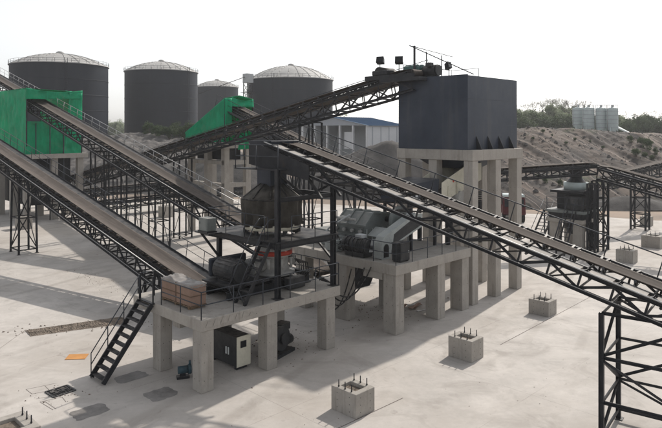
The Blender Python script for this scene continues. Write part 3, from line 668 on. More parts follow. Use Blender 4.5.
railing(td, [(x0+.05, y0+.85, DZ+.02), (x0+.05, y1-.05, DZ+.02), (x1-.1, y1-.05, DZ+.02)], post=1.3)
# ladder stairs from slab to deck
lb0, lb1 = Vector((2.35, 0, Z1)), Vector((3.75, 0, DZ))
tl = thing('ship_ladder', 'steep dark steel ladder with handrails from concrete slab to upper deck', 'ladder', F1, AR)
for y_ in (.42, 1.05): MB().chan(lb0+Vector((0, y_, 0)), lb1+Vector((0, y_, 0)), .05, .16, sgn=1 if y_ > .7 else -1).build('stringer', 'steel', tl)
tm = MB().box((0, .735, 0), (.2, .58, .03)).mesh('tread')
for k in range(8): v = lb0.lerp(lb1, (k+.7)/8.2); put(tm, 'tread', 'steel', tl, (v.x, 0, v.z))
for y_ in (.40, 1.07):
    mb = MB(); o_ = Vector((-.45, y_, .62)); mb.pipe([lb0+Vector((0, y_, 0)), lb0+o_+Vector((.12, 0, .1)), lb1+o_, lb1+Vector((-.1, y_, 1.0)), lb1+Vector((.35, y_, 1.0)), lb1+Vector((.35, y_, .02))], .02, 6); mb.pipe([lb0.lerp(lb1, .5)+Vector((0, y_, 0)), lb0.lerp(lb1, .5)+o_], .018, 6)
    mb.build('handrail', 'rail', tl)
# cone crusher with drive
tc_ = thing('cone_crusher', 'grey cone crusher with red ring on a dark base frame, big motor at its side', 'crusher', P1(5.5, 2.35), AR)
for y_ in (-.75, .75): MB().ibeam((-3.2, y_, .18), (1.55, y_, .18), .26, .36, t=.03).build('base_beam', 'steel', tc_)
for x_ in (-3.0, -1.9, -.9, .2, 1.3): MB().ibeam((x_, -1.0, .46), (x_, 1.0, .46), .22, .2, t=.03).build('cross_beam', 'steel', tc_)
MB().bx(-3.3, -1.2, -1.15, .95, .565, .64).build('motor_bed', 'steel', tc_)
MB().lathe([(.0, .57), (.98, .57), (.98, .68), (.76, .72), (.66, 1.0), (.68, 1.36), (.82, 1.40), (.82, 1.46)], 36).build('lower_frame', 'crusher_grey', tc_)
MB().lathe([(.80, 1.463), (.87, 1.463), (.87, 1.66), (.80, 1.66)], 36).build('ring', 'red', tc_)
MB().lathe([(.80, 1.663), (.83, 1.663), (.83, 1.72), (.70, 1.80), (.70, 2.05), (.78, 2.1), (.78, 2.3), (.0, 2.3)], 36).build('bowl', 'crusher_grey', tc_)
cm = MB().cyl((0, 0, 0), (0, 0, .42), .07, 8).cyl((0, 0, .42), (0, 0, .47), .09, 8).mesh('spring_cylinder')
for k in range(10): a = 2*math.pi*k/10; put(cm, 'spring_cylinder', 'crusher_grey', tc_, (.93*math.cos(a), .93*math.sin(a), .9))
mb = MB().cyl((-1.35, 0, 1.0), (-.6, 0, 1.0), .3, 16); mb.cyl((-1.42, 0, 1.0), (-1.35, 0, 1.0), .42, 18); mb.build('countershaft', 'crusher_grey', tc_)
mb = MB().cyl((-2.6, -.95, 1.12), (-2.6, .5, 1.12), .47, 24); mb.cyl((-2.6, -1.08, 1.12), (-2.6, -.95, 1.12), .43, 24); mb.cyl((-2.6, .5, 1.12), (-2.6, .75, 1.12), .1, 10); mb.box((-2.6, -.25, .68), (.75, .95, .08)); mb.box((-2.15, -.2, 1.3), (.25, .45, .4))
mo = mb.build('motor', 'motor', tc_)
fins = MB()
for k in range(18): a = 2*math.pi*k/18; fins.box((-2.6+.485*math.cos(a), -.25, 1.12+.485*math.sin(a)), (.02 if abs(math.sin(a)) > .7 else .05, 1.3, .02 if abs(math.sin(a)) <= .7 else .05))
fins.build('cooling_fins', 'motor', mo, kind='stuff')
MB().bx(-2.95, -.95, .8, 1.02, .7, 1.5).build('belt_guard', 'steel_navy', tc_, bevel=.06)
mb = MB().box((.2, -1.25, .3), (1.0, .35, .5)); mb.build('oil_tank', 'motor', tc_, bevel=.03)
for k in range(5):
    mb = MB(); y_ = -1.0-.03*k; mb.pipe([(.5+.1*k, y_, .3), (.6+.12*k, y_-.1, .7), (.8+.1*k, y_+.1, 1.0), (.75, -.5+.1*k, 1.25)], .025, 6)
    mb.build('hose', 'rubber', tc_)
# round feed bin on the deck, wrapped in dark sheeting
tb = thing('feed_bin', 'round feed bin wrapped in dark canvas under square chute on steel deck', 'bin', P1(5.6, 2.6, DZ), AR)
MB().lathe([(1.22, .22), (1.30, .22), (1.30, .46), (1.22, .46)], 40).build('base_ring', 'cream', tb)
for k in range(6): a = 2*math.pi*k/6+.3; MB().beam((1.26*math.cos(a), 1.26*math.sin(a), 0), (1.26*math.cos(a), 1.26*math.sin(a), .22), .12, .12).build('foot', 'steel', tb)
mb = MB(); n = 144; prof = [(.52, 2.30), (.95, 1.98), (1.36, 1.66), (1.385, 1.63), (1.37, 1.56), (1.32, 1.2), (1.30, .8), (1.36, .38)]; r_ = random.Random(11)
for k, (rad, z_) in enumerate(prof):
    for i in range(n):
        a = 2*math.pi*i/n; fold = .13*noise.noise(Vector((math.cos(a)*6, math.sin(a)*6, z_*.4)))+.075*math.sin(a*13+noise.noise(Vector((math.cos(a)*2, math.sin(a)*2, z_)))*4)
        rr_ = rad+fold*(.25*k/3 if k < 4 else min(1, (k-2)/3)); mb.v.append((rr_*math.cos(a), rr_*math.sin(a), z_+(.10*noise.noise(Vector((math.cos(a)*2, math.sin(a)*2, 3))) if k == len(prof)-1 else 0)))
for k in range(len(prof)-1):
    for i in range(n): j = (i+1) % n; mb.f.append((k*n+i, k*n+j, (k+1)*n+j, (k+1)*n+i)); mb.sm.append(k not in (2, 3))
mb.build('canvas_skirt', 'tarp_dark', tb, solid=.012)
MB().pipe([(1.41*math.cos(2*math.pi*k/30), 1.41*math.sin(2*math.pi*k/30), 1.62+.02*math.sin(k*2.3)) for k in range(31)], .025, 6).build('tie_rope', 'rubber', tb)
for k in range(10): a = 2*math.pi*k/10+.2; MB().beam((.56*math.cos(a), .56*math.sin(a), 2.31), (1.38*math.cos(a), 1.38*math.sin(a), 1.69), .05, .03).build('rib', 'rubber', tb)
mb = MB().lathe([(1.1, .3), (1.1, 1.5), (.5, 2.1)], 32); mb.build('shell', 'steel', tb)
mb = MB(); mb.bx(-.5, .5, -.5, .5, 2.1, 3.5); mb.build('chute', 'steel_navy', tb, bevel=.02)
mb = MB(); mb.add([(-.5, -.52, 3.5), (.5, -.52, 3.5), (.5, .52, 3.5), (-.5, .52, 3.5), (-.75, -.85, 4.3), (.95, -.85, 4.3), (.95, .85, 4.3), (-.75, .85, 4.3)], [(0, 1, 5, 4), (1, 2, 6, 5), (2, 3, 7, 6), (3, 0, 4, 7)]); mb.build('chute_top', 'steel_navy', tb, solid=.02)
for y_ in (-.88, .88): MB().beam((-.48, y_*.62, 3.4), (.48, y_*.62, 2.3), .08, .08).build('stiffener', 'steel', tb)
# head frame plates of the yard belt where it rests on the tower
th = thing('head_frame', 'dark plate head frame and service walkway at the upper end of the yard belt', 'frame', (hK1.x, hK1.y, hK1.z), rot=Matrix(((-dK1.x, dK1.y, 0), (-dK1.y, -dK1.x, 0), (0, 0, 1))).to_euler())
for s in (-1, 1):
    mb = MB(); yy = s*1.47
    mb.ext([(-3.6, -1.85), (.9, -1.05), (.9, -.15), (.2, -.12), (-3.6, -1.05)], (0, yy-.012, -.0), (0, yy+.012, 0), up=(0, 0, 1)) if False else mb.add([(x_, yy+o_, z_) for o_ in (-.012, .012) for x_, z_ in ((-2.6, -1.6), (.9, -1.0), (.9, -.1), (.2, -.12), (-2.6, -.95))], [(0, 1, 2, 3, 4), (9, 8, 7, 6, 5)]+[(i, (i+1) % 5, 5+(i+1) % 5, 5+i) for i in range(5)])
    mb.build('side_plate', 'steel', th)
MB().bx(-1.4, 1.2, 1.5, 2.1, -1.2, -1.15).build('walkway', 'steel', th)
railing(th, [(-1.4, 2.08, -1.15), (1.15, 2.08, -1.15), (1.15, 1.5, -1.15)], post=1.2)
mb = MB().box((.1, -1.85, -.55), (.55, .7, .5)); mb.cyl((.1, -2.15, -.5), (.1, -2.75, -.5), .2, 14); mb.build('drive_motor', 'motor', th)
for s in (-.7, .7): MB().beam((-1.7, s, -1.3), (-2.7, s, -2.42), .1, .1).build('raker', 'steel', th)
# control cabinet on the side platform
t = thing('control_cabinet', 'small pale grey control cabinet on the edge of the steel deck', 'cabinet', P1(3.35, 4.6, DZ+.03), AR)
MB().bx(-.25, .25, -.35, .35, .08, .68).build('case', 'teal', t, bevel=.015); MB().bx(-.262, -.25, -.30, .30, .13, .63).build('door', 'teal', t)
MB().bx(-.27, -.262, .2, .25, .4, .5).build('handle', 'steel', t); MB().bx(-.28, .28, -.38, .38, .0, .08).build('plinth', 'steel', t)

# carton crate on pallet
t = thing('crate', 'long brown carton crate with dark bands and crumpled film on top, on concrete slab', 'crate', P1(.45, 1.45), AR)
for k in range(3): MB().bx(.02, .76, .1+k*1.0, .22+k*1.0, 0, .09).build('pallet_skid', 'pallet', t)
MB().bx(0, .78, 0, 2.3, .09, .13).build('pallet_deck', 'pallet', t)
MB().bx(.02, .76, .02, 2.28, .13, .93).build('carton', 'carton', t, bevel=.02)
MB().bx(.012, .768, 1.08, 1.16, .133, .938).build('strap', 'carton_band', t); MB().bx(.012, .768, .012, 2.288, .5, .545).build('strap', 'carton_band', t)
mb = MB(); nx, ny = 12, 26
for j in range(ny+1):
    for i in range(nx+1):
        u, v = i/nx, j/ny; z_ = .95+.13*abs(noise.noise(Vector((u*3, v*5, 1))))+.16*max(0, 1-abs(v-.72)*6)*(1-abs(u-.5)); e = 1 if 0 < i < nx and 0 < j < ny else 0
        mb.v.append((-.01+.80*u, -.01+2.32*v, z_ if e else .86+.05*noise.noise(Vector((u*8, v*9, 4)))))
for j in range(ny):
    for i in range(nx): o = j*(nx+1)+i; mb.f.append((o, o+1, o+nx+2, o+nx+1)); mb.sm.append(True)
mb.build('film', 'film', t, solid=.004)

# under the first table
t = thing('power_unit', 'long dark power unit with cream end panel and small window under the concrete table', 'generator', P1(2.36, .95, 0), AR)
for y_ in (.1, 1.7): MB().bx(.05, .6, y_, y_+.15, 0, .12).build('skid', 'steel', t)
MB().bx(0, .68, 0, 2.05, .12, 1.38).build('case', 'motor', t, bevel=.02)
MB().bx(-.02, .70, -.03, 0, .14, 1.40).build('end_panel', 'cream', t, bevel=.01, label='cream end panel')
MB().bx(.16, .46, -.045, -.031, .92, 1.2).build('window_frame', 'steel', t); MB().bx(.19, .43, -.051, -.046, .95, 1.17).build('window', 'glass', t)
for k in range(2): MB().bx(-.02, 0, .55+k*.16, .62+k*.16, .55, .85).build('latch', 'white_paint', t)
MB().cyl((.8, .35, .5), (.8, .35, .65), .05, 8).build('tap', 'steel', t); MB().cyl((.7, .35, .55), (.95, .35, .55), .03, 6).build('pipe', 'steel', t)
t = thing('floor_pump', 'small blue pump on the ground beside the table\'s front corner column', 'pump', gp(183, 378), R(20))
mb = MB().cyl((-.2, 0, .34), (.2, 0, .34), .15, 14); mb.build('motor', 'motor_blue', t); MB().bx(-.25, .25, -.13, .13, .0, .1).build('base', 'steel', t)
MB().cyl((.2, 0, .34), (.33, 0, .34), .19, 16).build('volute', 'motor_blue', t); MB().bx(-.12, .1, -.08, .08, .1, .24).build('foot', 'steel', t); MB().cyl((.27, 0, .5), (.27, 0, .68), .05, 10).build('outlet', 'motor_blue', t)
t = thing('blower', 'black blower with round casing standing on the yard under the concrete table', 'blower', P1(5.0, 1.35, 0), R(60))
MB().bx(-.8, .6, -.45, .45, 0, .14).build('skid', 'steel', t); MB().cyl((-.15, -.3, .72), (-.15, .3, .72), .55, 20).build('casing', 'motor', t)
mb = MB().cyl((-.15, -.42, .72), (-.15, -.3, .72), .24, 14); mb.build('inlet', 'motor', t); MB().cyl((.25, 0, .42), (.85, 0, .42), .22, 14).build('motor', 'motor', t); MB().bx(-.15, .5, -.25, .25, 1.0, 1.3).build('outlet', 'motor', t)

# ------------------------------------------------------------------ storage bin on its concrete frame
F3 = Vector((8.06, 35.25, 0)); ZB = 8.85
t3 = thing('storage_bin', 'large dark steel storage bin on pale concrete columns at the head of the climbing belt', 'bin', F3, AR)
BA, BB, BH = 5.75, 5.45, 4.3
for x_ in (0.02, 2.57, 5.13):
    for y_ in (.02, 2.5, 4.85): MB().bx(x_, x_+.6, y_, y_+.6, 0, ZB-.62).build('column', 'concrete', t3, bevel=.02)
for y0_, y1_ in ((-.02, .66), (4.8, 5.5)): MB().bx(-.05, 5.8, y0_, y1_, ZB-.62, ZB).build('beam', 'concrete', t3, bevel=.02)
for x0_, x1_ in ((-.053, .65), (5.1, 5.803)): MB().bx(x0_, x1_, .66, 4.8, ZB-.617, ZB-.003).build('beam', 'concrete', t3, bevel=.02)
tie_holes(t3, [(x_, x_+.6, y_, y_+.6, .5, ZB-1) for x_ in (0.02, 2.57, 5.13) for y_ in (.02,)])
t_ = .03
MB().bx(.06, BA-.06, .35, .35+t_, ZB+.004, ZB+BH).build('side_panel', 'hopper_paint', t3); MB().bx(.06, BA-.06, BB-.08, BB-.05, ZB+.004, ZB+BH).build('side_panel', 'hopper_paint', t3)
MB().bx(.03, .06, .35, BB-.05, ZB+.004, ZB+BH+.06).build('side_panel', 'hopper_paint', t3); MB().bx(BA-.06, BA-.03, .35, BB-.05, ZB+.004, ZB+BH).build('side_panel', 'hopper_paint', t3)
MB().bx(.07, BA-.07, .39, BB-.09, ZB+BH-.2, ZB+BH-.16).build('top_plate', 'hopper_paint', t3)
for z_ in (1.45, 2.95): MB().bx(.065, BA-.065, .342, .35, ZB+z_-.02, ZB+z_+.02).build('seam', 'hopper_paint', t3)
for z_ in (1.45, 2.95): MB().bx(.024, .03, .36, BB-.06, ZB+z_-.015, ZB+z_+.015).build('seam', 'hopper_paint', t3)
gm = MB().add([(o_, y_, z_) for o_ in (-.02, .02) for y_, z_ in ((.345, .004), (-.0, .004), (-.0, .08), (.345, .8))], [(0, 1, 2, 3), (7, 6, 5, 4)]+[(i, (i+1) % 4, 4+(i+1) % 4, 4+i) for i in range(4)]).mesh('gusset')
for k in range(4): put(gm, 'gusset', 'steel', t3, (.95+k*1.25, 0, ZB))
mb = MB(); mb.add([(.2, .2, ZB-.02), (5.5, .2, ZB-.02), (5.5, 5.2, ZB-.02), (.2, 5.2, ZB-.02), (1.2, 1.7, ZB-1.15), (3.9, 1.7, ZB-1.15), (3.9, 3.6, ZB-1.15), (1.2, 3.6, ZB-1.15)], [(0, 1, 5, 4), (1, 2, 6, 5), (2, 3, 7, 6), (3, 0, 4, 7)]); mb.build('discharge_cone', 'steel_navy', t3, solid=.03)
# drive on top of the bin, head of the climbing belt
ZT = ZB+BH
td4 = thing('belt_drive', 'green gearbox, dark motor and pulley drive on top of the dark storage bin', 'motor', P1(0, 0, 0), AR)
o4 = Vector((4.75, 39.15, 0)); td4.location = (o4.x, o4.y, ZT-.16)
MB().bx(-1.2, 1.9, -1.9, 1.2, .0, .22).build('bed', 'steel', td4)
for s in (-.75, .75): MB().bx(s-.05, s+.05, -1.2, 2.8, .22, .5).build('head_beam', 'steel', td4)
mb = MB().cyl((.75, .55, .78), (.75, -.35, .78), .42, 8, smooth=False); mb.cyl((.75, -.35, .78), (.75, -.7, .72), .3, 14); mb.cyl((.75, -.7, .78), (.75, -.62, .78), .38, 14); mb.build('gearbox', 'teal_dark', td4)
mb = MB().cyl((.75, -.95, .70), (.75, -1.85, .70), .38, 20); mb.cyl((.75, -1.85, .70), (.75, -1.98, .70), .34, 20); mb.cyl((.75, -.7, .72), (.75, -1.0, .72), .12, 10); mb.box((.4, -1.5, 1.05), (.3, .4, .25)); mb.bx(.45, 1.05, -1.75, -1.05, .1, .4); mb.build('motor', 'motor', td4)
mb = MB().cyl((-.7, 1.7, .7), (.7, 1.7, .7), .36, 18); mb.build('snub_pulley', 'rubber', td4)
mb = MB().bx(-.8, .8, .9, 2.2, .5, .82); mb.build('belt_hood', 'steel', td4, bevel=.05)
tr_ = thing('roof_railing', 'thin steel railing and slanting stay wires around the drive on bin top', 'railing', (F3.x, F3.y, ZT-.15), AR)
railing(tr_, [(.2, BB-.3, 0), (5.5, BB-.3, 0), (5.5, 3.0, 0)], post=1.6, h=1.1)
MB().beam((.35, 4.4, -.01), (.35, 4.4, 2.25), .1, .1).build('mast', 'steel', tr_)
mb = MB().cyl((.35, 4.75, 2.28), (.35, .15, .2), .03, 5); mb.build('stay', 'steel', tr_); MB().cyl((.35, 4.8, 2.3), (5.3, 4.9, 2.0), .025, 5).build('stay', 'steel', tr_)
for x_, h_ in ((2.0, 1.15), (3.7, 1.15)): MB().beam((x_, 4.7, 0), (x_, 4.7, 2.15-.1*x_/2), .05, .05).build('post', 'steel', tr_)
def floodlight(p, h, rz, label, zbase):
    t = thing('floodlight', label, 'floodlight', (p[0], p[1], zbase), rz)
    MB().cyl((0, 0, 0), (0, 0, h), .03, 6).build('pole', 'steel', t); MB().beam((0, -.28, h), (0, .28, h), .04, .04).build('bracket', 'steel', t)
    mb = MB(); mb.add([(x_, y_, z_) for x_, y_, z_ in ((-.10, -.26, h+.04), (.16, -.26, h-.10), (.16, .26, h-.10), (-.10, .26, h+.04), (.0, -.26, h+.42), (.22, -.22, h+.26), (.22, .22, h+.26), (.0, .26, h+.42))], [(3, 2, 1, 0), (4, 5, 6, 7), (0, 1, 5, 4), (1, 2, 6, 5), (2, 3, 7, 6), (3, 0, 4, 7)])
    b_ = mb.build('housing', 'steel', t); MB().add([(-.12, -.22, h+.06), (-.12, .22, h+.06), (-.03, .22, h+.39), (-.03, -.22, h+.39)], [(0, 1, 2, 3)]).build('lens', 'glass', b_, solid=.01)
p = pd(380, 75, 40.8); floodlight(p, 1.15, R(60), 'floodlight on a thin pole beside the top of the climbing belt', p.z-.35)
p = pd(399, 72, 40); floodlight(p, 1.35, R(75), 'floodlight next to mast above gearbox on bin roof', ZT-.16)
p = F3+A*1.9+B*3.3; floodlight(pd(449, 75, 40), 1.0, R(140), 'floodlight by the motor end on bin roof', ZT-.16)

# vibrating feeder under the bin
fe = pd(452, 179, 37.6); tf = thing('vibrating_feeder', 'cream vibrating feeder slung under the dark storage bin', 'feeder', P1(0, 0, 0), AR)
tf.location = (fe.x, fe.y, fe.z); sl_ = -.22
def fz(x): return -x*(-.24)
for y_ in (-.85, .85):
    mb = MB(); mb.add([(x_, y_+o_, z_) for o_ in (-.02, .02) for x_, z_ in ((-2.3, -1.15), (1.9, -.1), (1.9, .95), (.2, .85), (-2.3, -.05))], [(0, 1, 2, 3, 4), (9, 8, 7, 6, 5)]+[(i, (i+1) % 5, 5+(i+1) % 5, 5+i) for i in range(5)])
    mb.build('side_plate', 'cream', tf)
MB().add([(-2.3, -.83, -.95), (-2.3, .83, -.95), (1.9, .83, .1), (1.9, -.83, .1)], [(0, 1, 2, 3)]).build('pan', 'steel', tf, solid=.04)
for x_ in (-1.7, -.8, .1, 1.0): MB().beam((x_, -.92, -.55+x_*.25), (x_, -.92, .2+x_*.27), .07, .07).build('rib', 'cream', tf)
mb = MB().cyl((-.5, -1.0, -.95), (-.5, .8, -.95), .33, 16); mb.build('exciter', 'crusher_grey', tf)
for x_, y_ in ((-1.9, -1.0), (1.5, -1.0), (-1.9, 1.0), (1.5, 1.0)):
    mb = MB()
    for k in range(5): mb.cyl((x_, y_, -1.75+x_*.25+k*.13), (x_, y_, -1.68+x_*.25+k*.13), .12, 10)
    mb.build('spring', 'steel', tf); MB().beam((x_, y_, Z2-fe.z if x_ < 0 else -3.9), (x_, y_, -1.76+x_*.25), .2, .2).build('support', 'steel', tf)
MB().cyl((-1.15, -.88, .0), (-1.15, -.84, .0), .09, 10).build('red_badge', 'red', tf)
# navy intake box between feeder and crusher
ib = pd(411, 184, 35.2); t = thing('intake_box', 'dark navy intake box between the feeder and grey-green crusher', 'chute', (ib.x, ib.y, Z2), AR)
h0, h1 = 2.55, 3.65
mb = MB(); mb.add([(-1.25, -.95, h0), (1.25, -.95, h0), (1.25, 1.15, h0), (-1.25, 1.15, h0), (-1.35, -1.0, h1-.05), (1.35, -1.0, h1+.15), (1.35, 1.2, h1+.15), (-1.35, 1.2, h1-.05)], [(3, 2, 1, 0), (0, 1, 5, 4), (1, 2, 6, 5), (2, 3, 7, 6), (3, 0, 4, 7), (4, 5, 6, 7)]); mb.build('box', 'steel_navy', t, bevel=.02)
for x_, y_ in ((-1.1, -.85), (1.1, -.85), (-1.1, 1.0), (1.1, 1.0)): MB().beam((x_, y_, 0), (x_, y_, h0), .14, .14).build('leg', 'steel', t)
for k in range(3): MB().bx(-.9+k*.8, -.7+k*.8, -1.02, -.985, h0+.35, h0+.55).build('lug', 'grey_paint', t)

# ------------------------------------------------------------------ grey-green crusher on the second table
ti = thing('impact_crusher', 'grey-green crusher with sloping housing, flywheel guard and black motor on concrete table', 'crusher', F2+Vector((0, 0, Z2)), AR)
MB().bx(1.3, 4.4, 3.1, 5.9, 0, .35).build('base', 'steel', ti)
mb = MB(); pr_ = [(1.5, .35), (4.0, .35), (4.1, 1.25), (3.5, 1.9), (2.2, 2.05), (1.45, 1.35)]
mb.add([(x_, y_, z_) for y_ in (3.4, 5.4) for x_, z_ in pr_], [tuple(range(6)), tuple(range(11, 5, -1))]+[(i, (i+1) % 6, 6+(i+1) % 6, 6+i) for i in range(6)]); mb.build('housing', 'teal', ti, bevel=.03)
for y_ in (3.35, 4.05, 4.75, 5.45): 
    mb = MB()
    for (x0_, z0_), (x1_, z1_) in zip(pr_[2:], pr_[3:]): mb.beam((x0_, y_, z0_+.03), (x1_, y_, z1_+.03), .1, .1)
    mb.build('rib', 'teal', ti)
for z_ in (.8, 1.35): MB().bx(1.36, 1.46, 3.2, 5.8, z_, z_+.1).build('flange', 'teal', ti)
for k in range(4): MB().cyl((1.25, 3.55+k*.6, 1.1), (1.42, 3.55+k*.6, 1.1), .1, 8).build('bolt_boss', 'crusher_grey', ti)
mb = MB().cyl((1.1, 3.7, 1.75), (1.1, 5.2, 1.75), .07, 8); mb.cyl((1.1, 4.2, 1.75), (1.1, 4.7, 1.75), .13, 10); mb.build('ram', 'crusher_grey', ti)
# sloping V-belt guard from motor shaft to rotor
gy0, gy1 = 1.35, 1.85
mb = MB(); gp_ = [(.55, .0), (1.15, .0), (1.3, .55), (3.9, 1.35), (3.9, 2.0), (3.3, 2.05), (.75, 1.12), (.55, .85)]
mb.add([(x_, y_, z_+.02) for y_ in (gy0, gy1) for x_, z_ in gp_], [tuple(range(8)), tuple(range(15, 7, -1))]+[(i, (i+1) % 8, 8+(i+1) % 8, 8+i) for i in range(8)]); mb.build('belt_guard', 'guard_grey', ti, bevel=.03)
mb = MB(); arch = [(.68, .10), (1.06, .10)]+[(.87+.19*math.cos(a), .58+.19*math.sin(a)) for a in [math.pi*k/8 for k in range(9)]]
mb.add([(x_, gy0-.012, z_) for x_, z_ in arch], [tuple(range(len(arch)))]); mb.build('guard_opening', 'rubber', ti, solid=.02)
mb = MB().add([(x_, gy0-.012, z_+.02) for x_, z_ in ((1.42, .66), (3.75, 1.40), (3.75, 1.85), (3.3, 1.9), (1.5, 1.18))], [(0, 1, 2, 3, 4)]); mb.build('guard_mesh', 'motor', ti, solid=.02)
mb = MB().cyl((.55, 2.15, .55), (.55, 3.7, .55), .40, 22); mb.cyl((.55, 3.7, .55), (.55, 3.9, .55), .36, 20); mb.cyl((.55, 1.85, .55), (.55, 2.15, .55), .1, 10); mb.bx(.2, .9, 2.3, 3.6, .02, .25); mb.build('motor', 'motor', ti)
for k in range(6): MB().cyl((.55, 2.25+k*.27, .55), (.55, 2.30+k*.27, .55), .44, 22).build('motor_rib', 'motor', ti)
MB().box((.5, 2.75, 1.05), (.4, .45, .2)).build('terminal_box', 'grey_paint', ti)
MB().add([(.6, 2.1, .95), (.9, 1.9, .95), (.75, 1.95, .3), (.45, 2.15, .3)], [(0, 1, 2, 3)]).build('shaft_cover', 'grey_paint', ti, solid=.05)
MB().bx(4.3, 5.2, 3.6, 5.3, .3, 1.6).build('outlet_box', 'teal', ti, bevel=.03)
MB().cyl((3.3, 2.0, 1.6), (3.3, 3.35, 1.6), .16, 12).build('rotor_shaft', 'steel', ti); MB().cyl((3.3, 2.3, 1.6), (3.3, 2.55, 1.6), .8, 28).build('flywheel', 'teal', ti)
for x_ in (2.2, 3.6): MB().beam((x_, 2.0, 0), (x_, 2.0, .9), .14, .14).build('guard_leg', 'grey_paint', ti)
MB().pipe([(1.0, 4.0, 2.0), (.6, 5.2, 1.2), (.5, 6.3, .15)], .05, 8).build('pipe', 'grey_paint', ti)
MB().bx(1.4, 2.6, 6.0, 7.2, .02, .9).build('oil_unit', 'teal', ti, bevel=.03)
t = thing('control_box', 'dark green control box standing at the front edge of crusher table', 'cabinet', F2+A*.65+B*.25+Vector((0, 0, Z2)), AR)
MB().bx(0, .75, 0, .55, .06, .92).build('case', 'motor', t, bevel=.015); MB().bx(-.015, .765, -.015, .565, .92, .96).build('lid', 'motor', t); MB().bx(.04, .71, -.012, 0, .1, .88).build('door', 'motor', t); MB().bx(.6, .66, -.03, -.013, .45, .55).build('handle', 'grey_paint', t)
for x_ in (.05, .6): MB().bx(x_, x_+.1, .05, .5, 0, .06).build('foot', 'steel', t)
# clutter round the crusher: access doors, hydraulic unit, hoses
for k in range(3): MB().bx(1.38, 1.44, 3.5+k*.62, 4.0+k*.62, .45, .78).build('access_door', 'guard_grey', ti)
for k in range(4):
    pts = [(1.3+.1*k, 5.6, .3+.1*k)]+[(1.0-.15*j+.12*math.sin(j+k), 5.6-.45*j, .5+.35*math.sin(j*1.1+k)) for j in range(1, 6)]; MB().pipe(pts, .03, 6).build('hose', 'rubber', ti)
MB().bx(.35, 1.05, 4.4, 5.3, .02, .62).build('hydraulic_tank', 'guard_grey', ti, bevel=.02); MB().cyl((.7, 4.85, .62), (.7, 4.85, 1.0), .16, 12).build('hydraulic_pump', 'motor', ti)
MB().add([(1.5, 2.2, .9), (2.2, 2.2, 1.3), (2.2, 3.2, 1.3), (1.5, 3.2, .9)], [(0, 1, 2, 3)]).build('guard_sheet', 'guard_grey', ti, solid=.04)
for k in range(5): MB().bx(1.6+.45*k, 1.7+.45*k, 3.36, 3.40, .5, 1.2).build('stiffener', 'guard_grey', ti)
# cables and outlet chute under the second table
t = thing('outlet_chute', 'dark outlet chute hanging beneath the grey-green crusher\'s concrete table', 'chute', F2+A*1.9+B*4.6+Vector((0, 0, Z2-.5)), AR)
mb = MB(); mb.add([(-1.1, -1.1, 0), (1.1, -1.1, 0), (1.1, 1.1, 0), (-1.1, 1.1, 0), (-.7, -.6, -1.6), (.7, -.6, -1.6), (.7, .6, -1.6), (-.7, .6, -1.6)], [(0, 1, 5, 4), (1, 2, 6, 5), (2, 3, 7, 6), (3, 0, 4, 7)]); mb.build('hopper', 'steel', t, solid=.03)
MB().bx(-1.15, 1.15, -1.15, 1.15, -.06, -.005).build('flange', 'steel', t)
def cable(label, a_, b_, sag, m='rubber', r=.035):
    a_ = Vector(a_); b_ = Vector(b_); mb = MB(); pts = []
    for i in range(15): u = i/14; v = a_.lerp(b_, u); v.z -= sag*4*u*(1-u); pts.append(v-a_)
    mb.pipe(pts, r, 6); o = mb.build('power_cable', m, loc=a_); return tag(o, label, 'cable', 'black power cables between the two tables')
for k in range(4):
    cable('black power cable drooping between the two concrete tables', P1(LA+.02, .6+k*.3, Z1-.2), F2+B*(1.6+.45*k)+A*(-.02)+Vector((0, 0, Z2-.3-.1*k)), .9+.25*k)
t = thing('scrap_boards', 'scattered pale boards lying on the shaded yard beside crusher table columns', 'boards', gp(412, 308), R(15))
r_ = random.Random(2)
for k in range(6):
    o = MB().box((0, 0, 0), (r_.uniform(.7, 1.3), .16, .03)).build('board', 'carton' if k % 3 else 'film', t, (r_.uniform(-.5, .7), r_.uniform(-.6, .6), .018+.032*k)); o.rotation_euler = (0, 0, r_.uniform(0, 3))

# ------------------------------------------------------------------ green sheds
def sheet(name, pts, m, parent, nx=18, ny=14, amp=.08, seed=0, sag=0.0, label=None):
    """hung tarpaulin over four corner points (local), wrinkled"""
    a_, b_, c_, d_ = [Vector(p) for p in pts]; nrm = (b_-a_).cross(d_-a_).normalized(); mb = MB()
    for j in range(ny+1):
        for i in range(nx+1):
            u, v = i/nx, j/ny; p = a_.lerp(b_, u).lerp(d_.lerp(c_, u), v)
            e = min(1, 4*min(u, 1-u, v, 1-v)+.15)
            f_ = 1.5*amp*(noise.noise(Vector((p.x*.9+seed, p.y*.9, p.z*.35)))*1.2+.7*noise.noise(Vector((p.x*2.4, p.y*2.4+seed, p.z*1.1)))) + amp*.5*math.sin((u*7+noise.noise(p*.4)*1.5)*2*math.pi)*.35
            p = p+nrm*(f_-1.6*amp*abs(noise.noise(Vector((p.x*1.0+seed*3, p.y*1.0, p.z*.8)))))*e; p.z -= sag*4*u*(1-u)*(v)
            mb.v.append(tuple(p))
    for j in range(ny):
        for i in range(nx): o = j*(nx+1)+i; mb.f.append((o, o+1, o+nx+2, o+nx+1)); mb.sm.append(True)
    return mb.build(name, m, parent, solid=.01, label=label)
F5 = Vector((-33.0, 67.2, 0)); ZS = 7.35
t5 = thing('green_shed', 'screen house wrapped in green tarpaulin on a tall concrete frame', 'shed', F5, AR)
SA, SB, SH = 6.0, 13.0, 7.2
MB().bx(-.5, SA+.6, -.4, SB, ZS-.5, ZS).build('slab', 'concrete', t5)
for x_ in (-.2, 2.7, 5.6):
    for y_ in (0, 4.2, 8.4, 12.2): MB().bx(x_, x_+.65, y_, y_+.65, 0, ZS-.5).build('column', 'concrete', t5)
